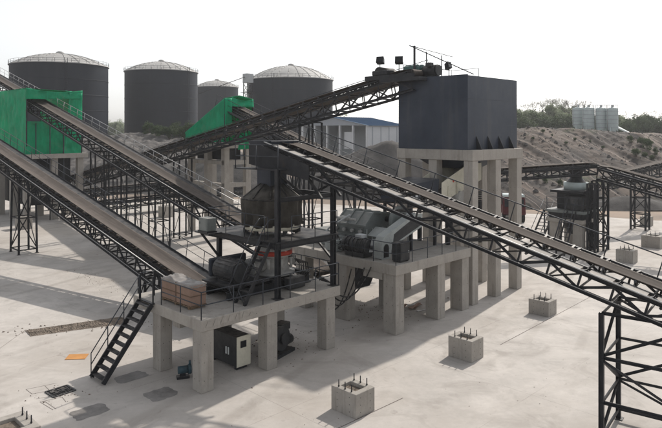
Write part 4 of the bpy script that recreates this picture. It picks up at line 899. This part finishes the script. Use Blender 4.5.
for y_ in (.1, 4.3): MB().bx(-.15, 6.2, y_, y_+.45, 2.7, 3.2).build('tie_beam', 'concrete', t5)
MB().bx(.75, 5.3, 1.4, 12, 1.6, ZS-.5).build('dark_backing', 'steel', t5, label='dark hopper box between the columns, enlarged to darken the space under the slab')  # hopper as a plain dark box, brought forward to deepen the shade
for x_ in (0, SA): 
    for y_ in (0, SB-.3): MB().beam((x_, y_, ZS), (x_, y_, ZS+SH-.05), .12, .12).build('post', 'steel', t5)
# left wall (faces -A), right wall with the belt opening (faces -B), roof
sheet('tarpaulin', [(-.06, SB, ZS-.1), (-.06, -.05, ZS-.1), (-.06, -.05, ZS+SH), (-.06, SB, ZS+SH)], 'tarp_green', t5, 60, 34, .12, 1)
sheet('tarpaulin', [(-.06, -.06, ZS-.15), (SA+.05, -.06, ZS-.15), (SA+.05, -.06, ZS+3.6), (-.06, -.06, ZS+3.6)], 'tarp_green', t5, 40, 24, .15, 2)
sheet('tarpaulin', [(4.3, -.10, ZS+3.4), (SA+.05, -.10, ZS+3.4), (SA+.05, -.10, ZS+SH-.3), (4.6, -.10, ZS+SH-.3)], 'tarp_green', t5, 10, 10, .2, 3)
sheet('tarpaulin', [(-.1, -.12, ZS+SH-1.2), (SA+.05, -.14, ZS+SH-1.0), (SA+.08, -.1, ZS+SH), (-.1, -.1, ZS+SH+.05)], 'tarp_green', t5, 20, 8, .16, 4, sag=.3)
sheet('tarpaulin', [(SA+.06, -.06, ZS-.1), (SA+.06, SB, ZS-.1), (SA+.06, SB, ZS+SH), (SA+.06, -.06, ZS+SH)], 'tarp_green', t5, 22, 12, .12, 5)
sheet('tarpaulin', [(-.1, -.1, ZS+SH), (SA+.1, -.1, ZS+SH-.2), (SA+.1, 6.0, ZS+SH-.2), (-.1, 5.6, ZS+SH)], 'tarp_green', t5, 20, 20, .16, 6)
for k in range(3): MB().cyl((.9+k*1.5, -.2, 0), (.9+k*1.5, -.2, ZS+3.4), .06, 6).build('scaffold_pole', 'rail', t5)
F6 = Vector((-9.75, 57.0, 0))
t6 = thing('green_cover', 'green wedge-shaped tarpaulin cover over screen on concrete frame behind climbing belt', 'shed', F6, AR)
CA, CB = 3.2, 6.7; zf, zl, zr = 12.95, 9.75, 13.25
for x_ in (0.1, CA-.6):
    for y_ in (.2, 3.0, CB-.8): MB().bx(x_, x_+.55, y_, y_+.55, 0, 8.3).build('column', 'concrete', t6)
MB().bx(-.1, CA+.2, 0, CB, 8.3, 8.7).build('slab', 'concrete', t6)
for z_ in (4.9, 7.0): MB().bx(.1, CA-.1, .25, .65, z_-.25, z_+.15).build('tie_beam', 'concrete', t6); MB().bx(.13, .6, .8, CB-.2, z_-.22, z_+.12).build('tie_beam', 'concrete', t6)
MB().bx(.8, CA-.7, 1.0, CB-.9, 7.2, 8.3).build('discharge_hopper', 'steel', t6)
for x_ in (0, CA): MB().beam((x_, 0, 8.7), (x_, 0, zf-.1), .1, .1).build('post', 'steel', t6); MB().beam((x_, CB-.1, 8.7), (x_, CB-.1, zl-.1), .1, .1).build('post', 'steel', t6)
sheet('tarpaulin', [(-.05, CB, 8.75), (-.05, -.02, 8.9), (-.05, -.02, zf), (-.05, CB, zl)], 'tarp_green', t6, 44, 24, .07, 11)
sheet('tarpaulin', [(CA+.05, -.02, 8.9), (CA+.05, CB, 8.75), (CA+.05, CB, zl), (CA+.05, -.02, zf)], 'tarp_green', t6, 22, 12, .08, 12)
sheet('tarpaulin', [(-.05, CB, zl), (-.05, -.05, zf), (CA/2, -.05, zr), (CA/2, CB, zl+.35)], 'tarp_green', t6, 20, 8, .05, 13); sheet('tarpaulin', [(CA/2, CB, zl+.35), (CA/2, -.05, zr), (CA+.05, -.05, zf), (CA+.05, CB, zl)], 'tarp_green', t6, 20, 8, .05, 14)
sheet('tarpaulin', [(-.05, -.08, 10.3), (.75, -.08, 10.4), (.75, -.08, zf), (-.05, -.06, zf)], 'tarp_green', t6, 8, 10, .1, 15); sheet('tarpaulin', [(.7, -.1, zf-.75), (CA+.03, -.12, zf-.8), (CA+.05, -.06, zf), (.7, -.06, zf+.15)], 'tarp_green', t6, 14, 8, .14, 16, sag=.25)
sheet('tarpaulin', [(-.05, CB+.02, 8.75), (CA+.05, CB+.02, 8.75), (CA+.05, CB, zl), (-.05, CB, zl)], 'tarp_green', t6, 10, 6, .08, 17)
p = pd(243.5, 142, 55.5); t = sheet('tarpaulin_scrap', [(-.5, 0, -.7), (.5, 0, -.6), (.4, 0, .8), (-.3, 0, .7)], 'tarp_green', None, 8, 8, .14, 22); t.location = p; tag(t, 'small green tarpaulin scrap hanging from the belt frame below the wedge cover', 'tarpaulin')

# ------------------------------------------------------------------ sand-making machine at the right
tv = thing('sand_maker', 'sand-making machine with white drum and green base on concrete legs by steel tower', 'crusher', gp(576, 247), AR)
s_ = 1.0
for x_ in (-1.9, .9):
    for y_ in (-1.3, .7): MB().bx(x_, x_+.75, y_, y_+.75, 0, 2.3).build('column', 'concrete', tv)
MB().bx(-2.1, 1.9, -1.5, 1.7, 2.3, 2.6).build('slab', 'concrete', tv)
mb = MB().lathe([(.7, 1.2), (1.2, 2.3)], 20, smooth=True); mb.build('discharge_cone', 'steel', tv)
MB().bx(-1.9, 1.7, -1.3, 1.5, 2.6, 3.1).build('base_frame', 'steel', tv)
MB().bx(-2.2, 1.9, -1.6, 1.7, 3.1, 3.32).build('service_deck', 'teal', tv)
for x_ in (-1.55, 1.25): MB().cyl((x_, -.6, 2.7), (x_, -.6, 4.4), .42, 16).build('motor', 'motor', tv)
MB().bx(-1.1, 1.0, -1.2, 1.2, 3.32, 4.7).build('rotor_case', 'steel', tv, bevel=.05); MB().bx(-1.8, -1.0, -1.25, .2, 3.4, 4.5).build('panel', 'motor', tv)
MB().bx(.5, 1.7, -1.25, .6, 3.8, 4.75).build('cover_box', 'teal', tv)
MB().bx(-1.9, 1.8, -1.4, 1.4, 4.75, 4.95).build('top_deck', 'steel', tv)
MB().lathe([(0, 4.95), (1.0, 4.95), (1.0, 5.55), (.0, 5.551)], 30).build('drum', 'silo_paint', tv)
MB().lathe([(.8, 5.552), (.5, 5.9), (.5, 6.3), (.8, 6.75)], 16).build('funnel', 'steel', tv)
railing(tv, [(-2.15, 1.6, 3.32), (-2.15, -1.55, 3.32), (1.85, -1.55, 3.32)], post=1.3)
mb = MB()
for k in range(9): mb.box((-2.9-.17*k, -.6, 3.2-.36*k), (.2, .7, .04))
mb.build('stair_treads', 'steel', tv, kind='stuff')
for y_ in (-.95, -.25): MB().beam((-2.2, y_, 3.3), (-4.4, y_, .0), .06, .16).build('stair_stringer', 'steel', tv)
for y_ in (-.95, -.25): MB().pipe([(-2.2, y_, 4.3), (-4.4, y_, 1.0), (-4.4, y_, 0)], .03, 5).build('stair_rail', 'rail', tv)
p = gp(600, 249.5); trestle('tall narrow steel tower beside the white-drum sand-making machine', p, A, .95, 1.0, 5.75, leg=.15, tiers=4)
p = gp(592.5, 252); trestle('steel support frame squeezed between the sand-making machine and narrow tower', p, A, .6, .6, 5.6, leg=.15, tiers=3)
t = thing('stair_frame', 'low dark steel stair frame on yard beside the sand-making machine', 'stairs', gp(541, 243), AR)
for y_ in (0, 1.0): MB().beam((0, y_, 0), (2.6, y_, 2.6), .08, .18).build('stringer', 'steel', t)
for k in range(9): MB().box((.25+k*.27, .5, .25+k*.27), (.25, .95, .04)).build('tread', 'steel', t)
for y_ in (0, 1.0): MB().pipe([(0, y_, 0), (0, y_, 1.0), (2.6, y_, 3.6), (3.4, y_, 3.6), (3.4, y_, 0)], .03, 5).build('rail', 'rail', t)
MB().bx(2.6, 3.6, 0, 1, 2.52, 2.6).build('landing', 'steel', t)
for x_, y_ in ((2.65, .03), (2.65, .97), (3.55, .03), (3.55, .97)): MB().beam((x_, y_, 0), (x_, y_, 2.52), .1, .1).build('leg', 'steel', t)

# red dump truck seen between the bin columns
pr0 = gp(510, 219); t = thing('dump_truck', 'dark red dump truck with white cab roof seen between the bin columns', 'truck', pr0, R(-98))
MB().bx(-3.2, 3.0, -1.0, 1.0, .75, 1.05).build('chassis', 'steel', t)
mb = MB(); mb.add([(-3.3, -1.2, 1.1), (1.2, -1.2, 1.1), (1.2, 1.2, 1.1), (-3.3, 1.2, 1.1), (-3.6, -1.3, 2.5), (1.3, -1.3, 2.5), (1.3, 1.3, 2.5), (-3.6, 1.3, 2.5)], [(3, 2, 1, 0), (0, 1, 5, 4), (1, 2, 6, 5), (2, 3, 7, 6), (3, 0, 4, 7)]); mb.build('tipper_body', 'red_dark', t, solid=.06)
cabm = MB(); cabm.add([(1.5, -1.2, .9), (3.3, -1.2, .9), (3.3, 1.2, .9), (1.5, 1.2, .9), (1.5, -1.15, 2.75), (3.05, -1.15, 2.75), (3.05, 1.15, 2.75), (1.5, 1.15, 2.75)], [(3, 2, 1, 0), (4, 5, 6, 7), (0, 1, 5, 4), (1, 2, 6, 5), (2, 3, 7, 6), (3, 0, 4, 7)]); cabm.build('cab', 'red_dark', t, bevel=.08)
MB().bx(1.45, 3.0, -1.1, 1.1, 2.76, 3.05).build('roof', 'silo_paint', t, bevel=.06); MB().bx(1.9, 2.8, -1.215, -1.19, 1.9, 2.5).build('window', 'glass', t)
MB().add([(3.26, -1.0, 1.75), (3.26, 1.0, 1.75), (3.12, 1.0, 2.55), (3.12, -1.0, 2.55)], [(0, 1, 2, 3)]).build('windscreen', 'glass', t, solid=.03)
for x_ in (-2.6, -1.4, 2.3):
    for s in (-1, 1):
        wh = MB().cyl((x_, s*.85, .52), (x_, s*1.18, .52), .52, 18).build('wheel', 'rubber', t); MB().cyl((x_, s*1.18, .52), (x_, s*1.2, .52), .28, 12).build('rim', 'grey_paint', wh)

# ------------------------------------------------------------------ foundation blocks
def block(c, label, sa=1.1, sb=1.1, h=.82, bolts=True, rz=AR):
    t = thing('foundation_block', label, 'concrete block', c, rz, 'foundation blocks in the yard')
    mb = MB(); i0, j0 = .24*sa, .2*sb; x_, y_ = sa/2, sb/2; hz = h-.3
    o_ = [(-x_, -y_), (x_, -y_), (x_, y_), (-x_, y_)]; i_ = [(-x_+i0, -y_+j0), (x_-i0, -y_+j0), (x_-i0, y_-j0), (-x_+i0, y_-j0)]
    mb.v = [(a, b, 0) for a, b in o_]+[(a, b, h) for a, b in o_]+[(a, b, h) for a, b in i_]+[(a, b, hz) for a, b in i_]
    mb.f = [(i, (i+1) % 4, 4+(i+1) % 4, 4+i) for i in range(4)]+[(4+i, 4+(i+1) % 4, 8+(i+1) % 4, 8+i) for i in range(4)]+[(8+i, 8+(i+1) % 4, 12+(i+1) % 4, 12+i) for i in range(4)]+[(12, 13, 14, 15), (3, 2, 1, 0)]; mb.sm = [False]*len(mb.f)
    mb.build('body', 'concrete', t, bevel=.012)
    MB().bx(-x_+i0+.005, x_-i0-.005, -y_+j0+.005, y_-j0-.005, hz, h-.12).build('dark_fill', 'trench_soil', t)
    if bolts:
        bm_ = MB().cyl((0, 0, -.1), (0, 0, .26), .02, 6).cyl((0, 0, .02), (0, 0, .05), .034, 6).mesh('anchor_bolt')
        for s in (-1, 1):
            for k in range(3): put(bm_, 'anchor_bolt', 'steel', t, ((-.28+.28*k)*sa, s*.40*sb, h) if False else (s*.40*sa, (-.26+.26*k)*sb, h))
    tie_holes(t, [(-x_, x_, -y_, y_, 0, h)])
    return t
def blk(px, py, label, sa=1.1, sb=1.1, h=.82): c = gp(px, py)+A*sa/2+B*sb/2; return block(c, label, sa, sb, h)
blk(355.7, 419.6, 'foundation block with dark pocket beside the long floor joint, in the open near the table', 1.0, 1.2, .84)
blk(471.7, 363, 'foundation block at the edge of the crusher table shadow', .95, 1.2, .9)
blk(548.6, 317.6, 'foundation block on bare yard under the middle of the long yard belt', .95, 1.15, .8)
blk(633, 264, 'foundation block just behind the long yard belt rail', 1.0, 1.25, .95)
blk(650, 226.5, 'foundation block at the edge of the concrete yard near the dirt track', 1.0, 1.0, .95)
blk(660, 249, 'foundation block with wide top beside the pale dust patch on the right of the yard', 1.3, 1.5, 1.0)
blk(164, 218, 'foundation block under the upper belt between steel trestles', 1.3, 1.3, 1.25)
blk(20, 230, 'foundation block between the legs of the front belt trestle and green shed', 1.2, 1.5, 1.3)
rc = gp(41, 425.5, .85); c = rc-A*.8+B*.75; c.z = 0; block(c, 'foundation block at the corner of the stairs side yard, with tall bolts', 1.6, 1.5, .85)

# ------------------------------------------------------------------ small things on the yard
c = gp(77, 357); t = MB().box((0, 0, .0), (.85, .62, .018)).build('plywood_sheet', 'plywood', loc=(c.x, c.y, .016)); t.rotation_euler = (0, 0, R(6)); tag(t, 'orange plywood sheet lying on the bare yard near stairs', 'board')
c = gp(60.5, 391.5); t = thing('floor_grate', 'dark square steel floor grate with broken bars let into the yard', 'grate', (c.x, c.y, 0), R(48))
for a_, b_ in (((-.42, -.36), (.42, -.36)), ((.42, -.36), (.42, .36)), ((.42, .36), (-.42, .36)), ((-.42, .36), (-.42, -.36))): MB().beam((*a_, .02), (*b_, .02), .06, .03).build('frame_bar', 'steel', t)
MB().bx(-.40, .40, -.34, .34, .004, .008).build('pit', 'rubber', t)
r_ = random.Random(4)
for k in range(9):
    x_ = -.36+k*.09; MB().beam((x_, -.34, .022), (x_+r_.uniform(-.06, .06), .34 if k % 3 else .0, .022), .018, .02).build('bar', 'steel', t)
mb = MB()
for k in range(14): mb.box((r_.uniform(-.3, .3), r_.uniform(-.25, .25), .03), (r_.uniform(.04, .14), r_.uniform(.04, .12), r_.uniform(.02, .05)))
mb.build('rubble', 'gravel', t, kind='stuff')

# spilled stone under the belts and round the tables
r_ = random.Random(77); mb = MB()
def stone(x, y, z, q_):
    vs_ = [(x+q_*r_.uniform(-1, 1), y+q_*r_.uniform(-1, 1), z) for _ in range(3)]
    c_ = [(x-q_, y-q_*.7, z), (x+q_*.9, y-q_*.8, z), (x+q_, y+q_*.8, z), (x-q_*.8, y+q_, z), (x-q_*.4+r_.uniform(-.2, .2)*q_, y-q_*.3, z+q_*r_.uniform(.7, 1.3)), (x+q_*.5, y+q_*.2, z+q_*r_.uniform(.6, 1.2))]
    mb.add(c_, [(0, 1, 5, 4), (1, 2, 5), (2, 3, 4, 5), (3, 0, 4)])
def spill(p, sx, sy, n_, ax=B, smax=.05, z=.002):
    ay = Vector((-ax.y, ax.x, 0))
    for _ in range(n_):
        v = p+ax*r_.gauss(0, sx)+ay*r_.gauss(0, sy); stone(v.x, v.y, z, r_.uniform(.012, smax)*r_.uniform(.5, 1))
for k in range(5): spill(alongB(M2, -7+k*3.5, 0), 1.2, .5, 40, B, .035)
spill(P1(5.5, 2.2, 0), 1.6, 1.2, 160, A); spill(F2+A*2.2+B*4, 1.6, 1.6, 200, A); spill(gp(75, 327), 2.4, .4, 140, Vector((.97, .25, 0)), .06); spill(gp(60, 393), .5, .5, 50, A, .04)
for k in range(160): v = gp(r_.uniform(5, 655), r_.uniform(240, 427)); stone(v.x, v.y, .002, r_.uniform(.008, .018))
o = mb.build('spilled_stone', 'trench_soil'); o['kind'] = 'stuff'; o['label'] = 'loose spilled stone scattered over the yard'

# ------------------------------------------------------------------ batching silos on the spoil bank
def silo(px_, d, label, ytop, wpx=11.5):
    c = pd(px_, 130, d); zg = mound_h(c.x, c.y); zt_ = CAMZ+(130-ytop)/FPX*d; r_ = wpx/2/FPX*d; hb = zg+1.9
    t = thing('cement_silo', label, 'silo', (c.x, c.y, zg-.3), 0, 'white silos on the spoil bank'); H_ = zt_-zg+.3
    MB().lathe([(.2, .9), (r_, 2.6), (r_, H_)], 24).build('shell', 'silo_paint', t)
    MB().lathe([(r_, H_), (r_*.97, H_+.1), (r_*.3, H_+.35), (.01, H_+.38)], 24).build('roof', 'silo_paint', t)
    for k in range(5): z_ = 2.7+(H_-2.9)*k/4.4; MB().lathe([(r_+.003, z_-.05), (r_+.06, z_-.05), (r_+.06, z_+.05), (r_+.003, z_+.05)], 24).build('hoop', 'gable_grey', t)
    for k in range(4): a = R(45+90*k); MB().cyl((r_*.93*math.cos(a), r_*.93*math.sin(a), -.5), (r_*.93*math.cos(a), r_*.93*math.sin(a), 2.8), .1, 8).build('leg', 'silo_paint', t)
    MB().cyl((0, 0, H_+.3), (0, 0, H_+.9), .25, 8).build('filter', 'grey_paint', t)
    mb = MB()
    for k in range(14):
        a = 2*math.pi*k/14; mb.cyl((r_*.95*math.cos(a), r_*.95*math.sin(a), H_), (r_*.95*math.cos(a), r_*.95*math.sin(a), H_+.9), .03, 4)
    mb.pipe([(r_*.95*math.cos(2*math.pi*k/14), r_*.95*math.sin(2*math.pi*k/14), H_+.9) for k in range(15)], .03, 4); mb.build('rim_railing', 'rail', t, kind='stuff')
    MB().cyl((-r_*1.02, -.2, 1.5), (-r_*1.02, -.2, H_), .07, 6).build('fill_pipe', 'galv', t)
silo(578.5, 152, 'white silo on the spoil bank at the end away from the sloping pipe', 108.5)
silo(588.5, 149, 'white silo on the spoil bank standing tight against the end one', 108.5)
silo(601, 148, 'white silo on spoil bank with gaps on both sides', 108.8, 10.8)
silo(612.5, 146, 'white silo on the spoil bank next to the sloping pipe', 108.8, 10.8)
a_, b_ = pd(618, 127.5, 150), pd(639, 138.3, 138); o = MB().cyl((0, 0, 0), tuple(b_-a_), .28, 10).build('sloping_pipe', 'white_paint', loc=a_); tag(o, 'white sloping screw pipe running down from the silos', 'pipe')

# ------------------------------------------------------------------ trees and shrubs
def leafball(rnd, n, rx, rz, zc, size, lobes=14, flat=.35):
    mb = MB(); cs_ = []
    for k in range(lobes):
        a = rnd.uniform(0, 2*math.pi); u = rnd.uniform(-1, 1); rr = rnd.uniform(.25, 1)**.6
        q_ = math.sqrt(1-u*u); cs_.append((Vector((rx*.72*rr*q_*math.cos(a), rx*.72*rr*q_*math.sin(a), zc+rz*.75*rr*u)), rnd.uniform(.25, .5)*rx))
    for k in range(n):
        c_, r_ = rnd.choice(cs_); d_ = Vector((rnd.gauss(0, 1), rnd.gauss(0, 1), rnd.gauss(0, 1))).normalized()
        p = c_+d_*r_*rnd.uniform(.5, 1.08); nn = (d_+Vector((rnd.uniform(-.8, .8), rnd.uniform(-.8, .8), rnd.uniform(-.3, .9)))).normalized()
        s1 = nn.orthogonal().normalized(); s2 = nn.cross(s1); ang = rnd.uniform(0, 3.1); a_ = s1*math.cos(ang)+s2*math.sin(ang); b_ = nn.cross(a_); z_ = size*rnd.uniform(.6, 1.4)
        mb.add([p-a_*z_, p-b_*z_*.6+nn*z_*.15, p+a_*z_, p+b_*z_*.6+nn*z_*.15], [(0, 1, 2, 3)])
    return mb, cs_
def limb(mb, p, q, r0, r1, n=6): mb.cyl(p, q, r0, n, r1)
def make_tree(kind, rnd):
    t = bpy.data.objects.new('tree', None); tr = MB()
    if kind == 'bare':
        H_ = 15; limb(tr, (0, 0, -1), (0, 0, 6), .28, .2); tw = MB()
        def grow(p, d_, L_, r, lev):
            q_ = p+d_*L_; (tr if lev < 2 else tw).cyl(p, q_, r, 5 if lev < 2 else 3, r*.6)
            if lev < 5:
                for _ in range(3 if lev < 4 else 4):
                    dd = (d_+Vector((rnd.uniform(-.75, .75), rnd.uniform(-.75, .75), rnd.uniform(-.1, .55)))).normalized(); grow(q_, dd, L_*rnd.uniform(.6, .82), r*.58, lev+1)
        grow(Vector((0, 0, 5)), Vector((0, 0, 1)), 3.2, .18, 0)
        return [('trunk', tr, 'bark'), ('crown', tw, 'twig')]
    if kind == 'shrub':
        cr, cs_ = leafball(rnd, 1500, 2.2, 2.2, 2.1, .17, 14)
        for c_, r_ in cs_[:6]: limb(tr, (0, 0, -.3), c_, .09, .03, 5)
        return [('trunk', tr, 'bark'), ('crown', cr, 'leaf0')]
    if kind == 'conifer':
        cr = MB(); limb(tr, (0, 0, -1), (0, 0, 11), .22, .05)
        for k in range(2600):
            z_ = 2+9.3*rnd.random()**1.2; r_ = (1-(z_-2)/9.8)*2.6*rnd.uniform(.3, 1.05)*(1+.25*math.sin(z_*4)); a = rnd.uniform(0, 6.283); p = Vector((r_*math.cos(a), r_*math.sin(a), z_-.2*r_)); d_ = Vector((math.cos(a), math.sin(a), rnd.uniform(-.6, .3))).normalized(); s2 = d_.cross(Vector((0, 0, 1))).normalized(); z2 = rnd.uniform(.18, .4)
            cr.add([p-d_*z2, p+s2*z2*.5, p+d_*z2, p-s2*z2*.5], [(0, 1, 2, 3)])
        return [('trunk', tr, 'bark'), ('crown', cr, 'leaf0')]
    cr, cs_ = leafball(rnd, 3000, 4.2, 5.6, 7.2, .27, 24); limb(tr, (0, 0, -1), (0, 0, 6), .3, .18)
    for c_, r_ in cs_[:9]: limb(tr, (0, 0, rnd.uniform(3, 6)), c_, .12, .04, 5)
    return [('trunk', tr, 'bark'), ('crown', cr, 'leaf1' if kind == 'round' else 'leaf2')]
proto = {}
for kind, nv in (('round', 3), ('light', 2), ('conifer', 2), ('bare', 3), ('shrub', 3)):
    proto[kind] = []
    for v in range(nv):
        parts = []
        for nm, mb, m in make_tree(kind, random.Random(hash((len(kind), v)) % 1000+v*7)): me = mb.mesh('tree_'+nm); me.materials.append(MT[m]); parts.append((nm, me))
        proto[kind].append(parts)
rt = random.Random(21)
def tree(kind, p, s, label, group, name='tree', cat='tree'):
    t = thing(name, label, cat, p, rt.uniform(0, 6.28), group); t.scale = (s*rt.uniform(.9, 1.1), s*rt.uniform(.9, 1.1), s)
    for nm, me in rt.choice(proto[kind]): o = bpy.data.objects.new(nm, me); C.objects.link(o); o.parent = t
# behind the bank on the right
def row(kind, x0, x1, n_, d0, d1, ytop0, ytop1, hk, label, group, zb=None):
    for k in range(n_):
        px_ = x0+(x1-x0)*(k+rt.uniform(.1, .9))/n_; d = rt.uniform(d0, d1); yt = rt.uniform(ytop0, ytop1); zt_ = CAMZ+(130-yt)/FPX*d
        p = pd(px_, 130, d); base = (mound_h(p.x, p.y) if zb is None else zb); base = max(base, 0)
        tree(kind, (p.x, p.y, base), max(.3, (zt_-base)/hk), label, group)
row('round', 498, 588, 32, 180, 212, 101, 112, 12.6, 'green broadleaf tree in the row behind the spoil bank beside the bin', 'trees behind the spoil bank beside the bin')
row('conifer', 520, 586, 7, 178, 205, 108, 116, 11.3, 'dark pointed evergreen in the row between bin and silos', 'evergreens between bin and silos')
row('bare', 522, 585, 16, 185, 212, 92, 100, 16.5, 'bare-twigged tall tree standing up behind the green row beside the bin', 'bare trees beside the bin')
row('round', 614, 690, 24, 180, 212, 113, 122, 12.6, 'green broadleaf tree in the row beyond the silos\' sloping pipe', 'trees beyond the silos')
row('conifer', 618, 685, 6, 180, 205, 116, 124, 11.3, 'dark pointed evergreen beyond the silos\' sloping pipe', 'evergreens beyond the silos')
row('bare', 622, 685, 15, 185, 212, 105, 113, 16.5, 'bare-twigged tall tree beyond the silos\' sloping pipe', 'bare trees beyond the silos')
for x0_, x1_, n_, lb_, gr_ in ((500, 590, 26, 'low dense shrub filling the gap under the tree row beside the bin', 'undergrowth beside the bin'), (612, 690, 22, 'low dense shrub filling the gap under tree row beyond the silos', 'undergrowth beyond the silos')):
    for k in range(n_):
        px_ = x0_+(x1_-x0_)*(k+rt.uniform(.1, .9))/n_; d = rt.uniform(168, 182); p = pd(px_, 130, d); zg = mound_h(p.x, p.y)
        tree('shrub', (p.x, p.y, zg-.3), rt.uniform(1.1, 1.6), lb_, gr_, 'shrub', 'shrub')
row('round', 585, 618, 6, 205, 214, 116, 124, 12.6, 'green broadleaf tree hidden behind the white silos', 'trees behind the silos')
for k in range(7):
    px_ = 149+k*6.6+rt.uniform(-1.5, 1.5); d = rt.uniform(116, 121); p = pd(px_, 130, d); zg = max(0, lgrav(p.x, p.y)); yt = rt.uniform(120.5, 126); zt_ = CAMZ+(130-yt)/FPX*d
    tree('shrub', (p.x, p.y, zg-.2), (zt_-zg)/4.1, 'dark rounded shrub in the clump on the gravel bank before the tanks', 'shrubs on the gravel bank', 'shrub', 'shrub')
row('round', 100, 132, 8, 300, 340, 119, 123, 12.6, 'distant hazy tree between the two left tanks', 'distant trees between the tanks', 0)
row('round', 330, 345, 2, 240, 260, 112, 116, 12.6, 'small distant tree top above the warehouse gable', 'trees above the warehouse', 0)
for px_, py_, s_ in ((642, 146, .75), (648, 151, .9), (636, 158, .7), (655, 155, .6), (630, 143, .6), (543, 134, .4), (566, 146, .3), (552, 137, .25), (575, 140, .3), (590, 144, .25), (603, 150, .3), (652, 160, .5), (645, 157, .5), (533, 140, .3), (560, 190, .5), (545, 185, .5), (538, 180, .45)):
    d = None
    for dd in range(84, 150):
        p = pd(px_, py_, dd)
        if mound_h(p.x, p.y) >= p.z: d = dd; break
    if d: p = pd(px_, py_, d); tree('shrub', (p.x, p.y, mound_h(p.x, p.y)-.15), s_*.5, 'small green bush growing on the face of the spoil bank', 'bushes on the spoil bank', 'bush', 'bush')

r_ = random.Random(9); mb = MB()
for k in range(2600):
    x_ = r_.uniform(22, 95); y_ = 82+32*r_.random(); z_ = mound_h(x_, y_)
    if z_ > .2: stone(x_, y_, z_-.05, r_.uniform(.06, .16)*(2.4 if r_.random() < .06 else 1))
o = mb.build('bank_stones', 'dark_gravel'); o['kind'] = 'stuff'; o['label'] = 'loose stones strewn over the spoil bank'
# ------------------------------------------------------------------ haze
hz = MB().bx(-420, 420, -30, 420, -1.2, 36); o = hz.build('haze', None); o['kind'] = 'stuff'; o['label'] = 'pale dusty haze over the yard'
m = bpy.data.materials.new('haze_air'); m.use_nodes = True; n_ = m.node_tree; n_.nodes.clear()
pv = n_.nodes.new('ShaderNodeVolumePrincipled'); mo_ = n_.nodes.new('ShaderNodeOutputMaterial'); pv.inputs['Color'].default_value = (.93, .94, .96, 1); pv.inputs['Density'].default_value = .00038; pv.inputs['Anisotropy'].default_value = .3
n_.links.new(pv.outputs[0], mo_.inputs['Volume']); o.data.materials.clear(); o.data.materials.append(m)
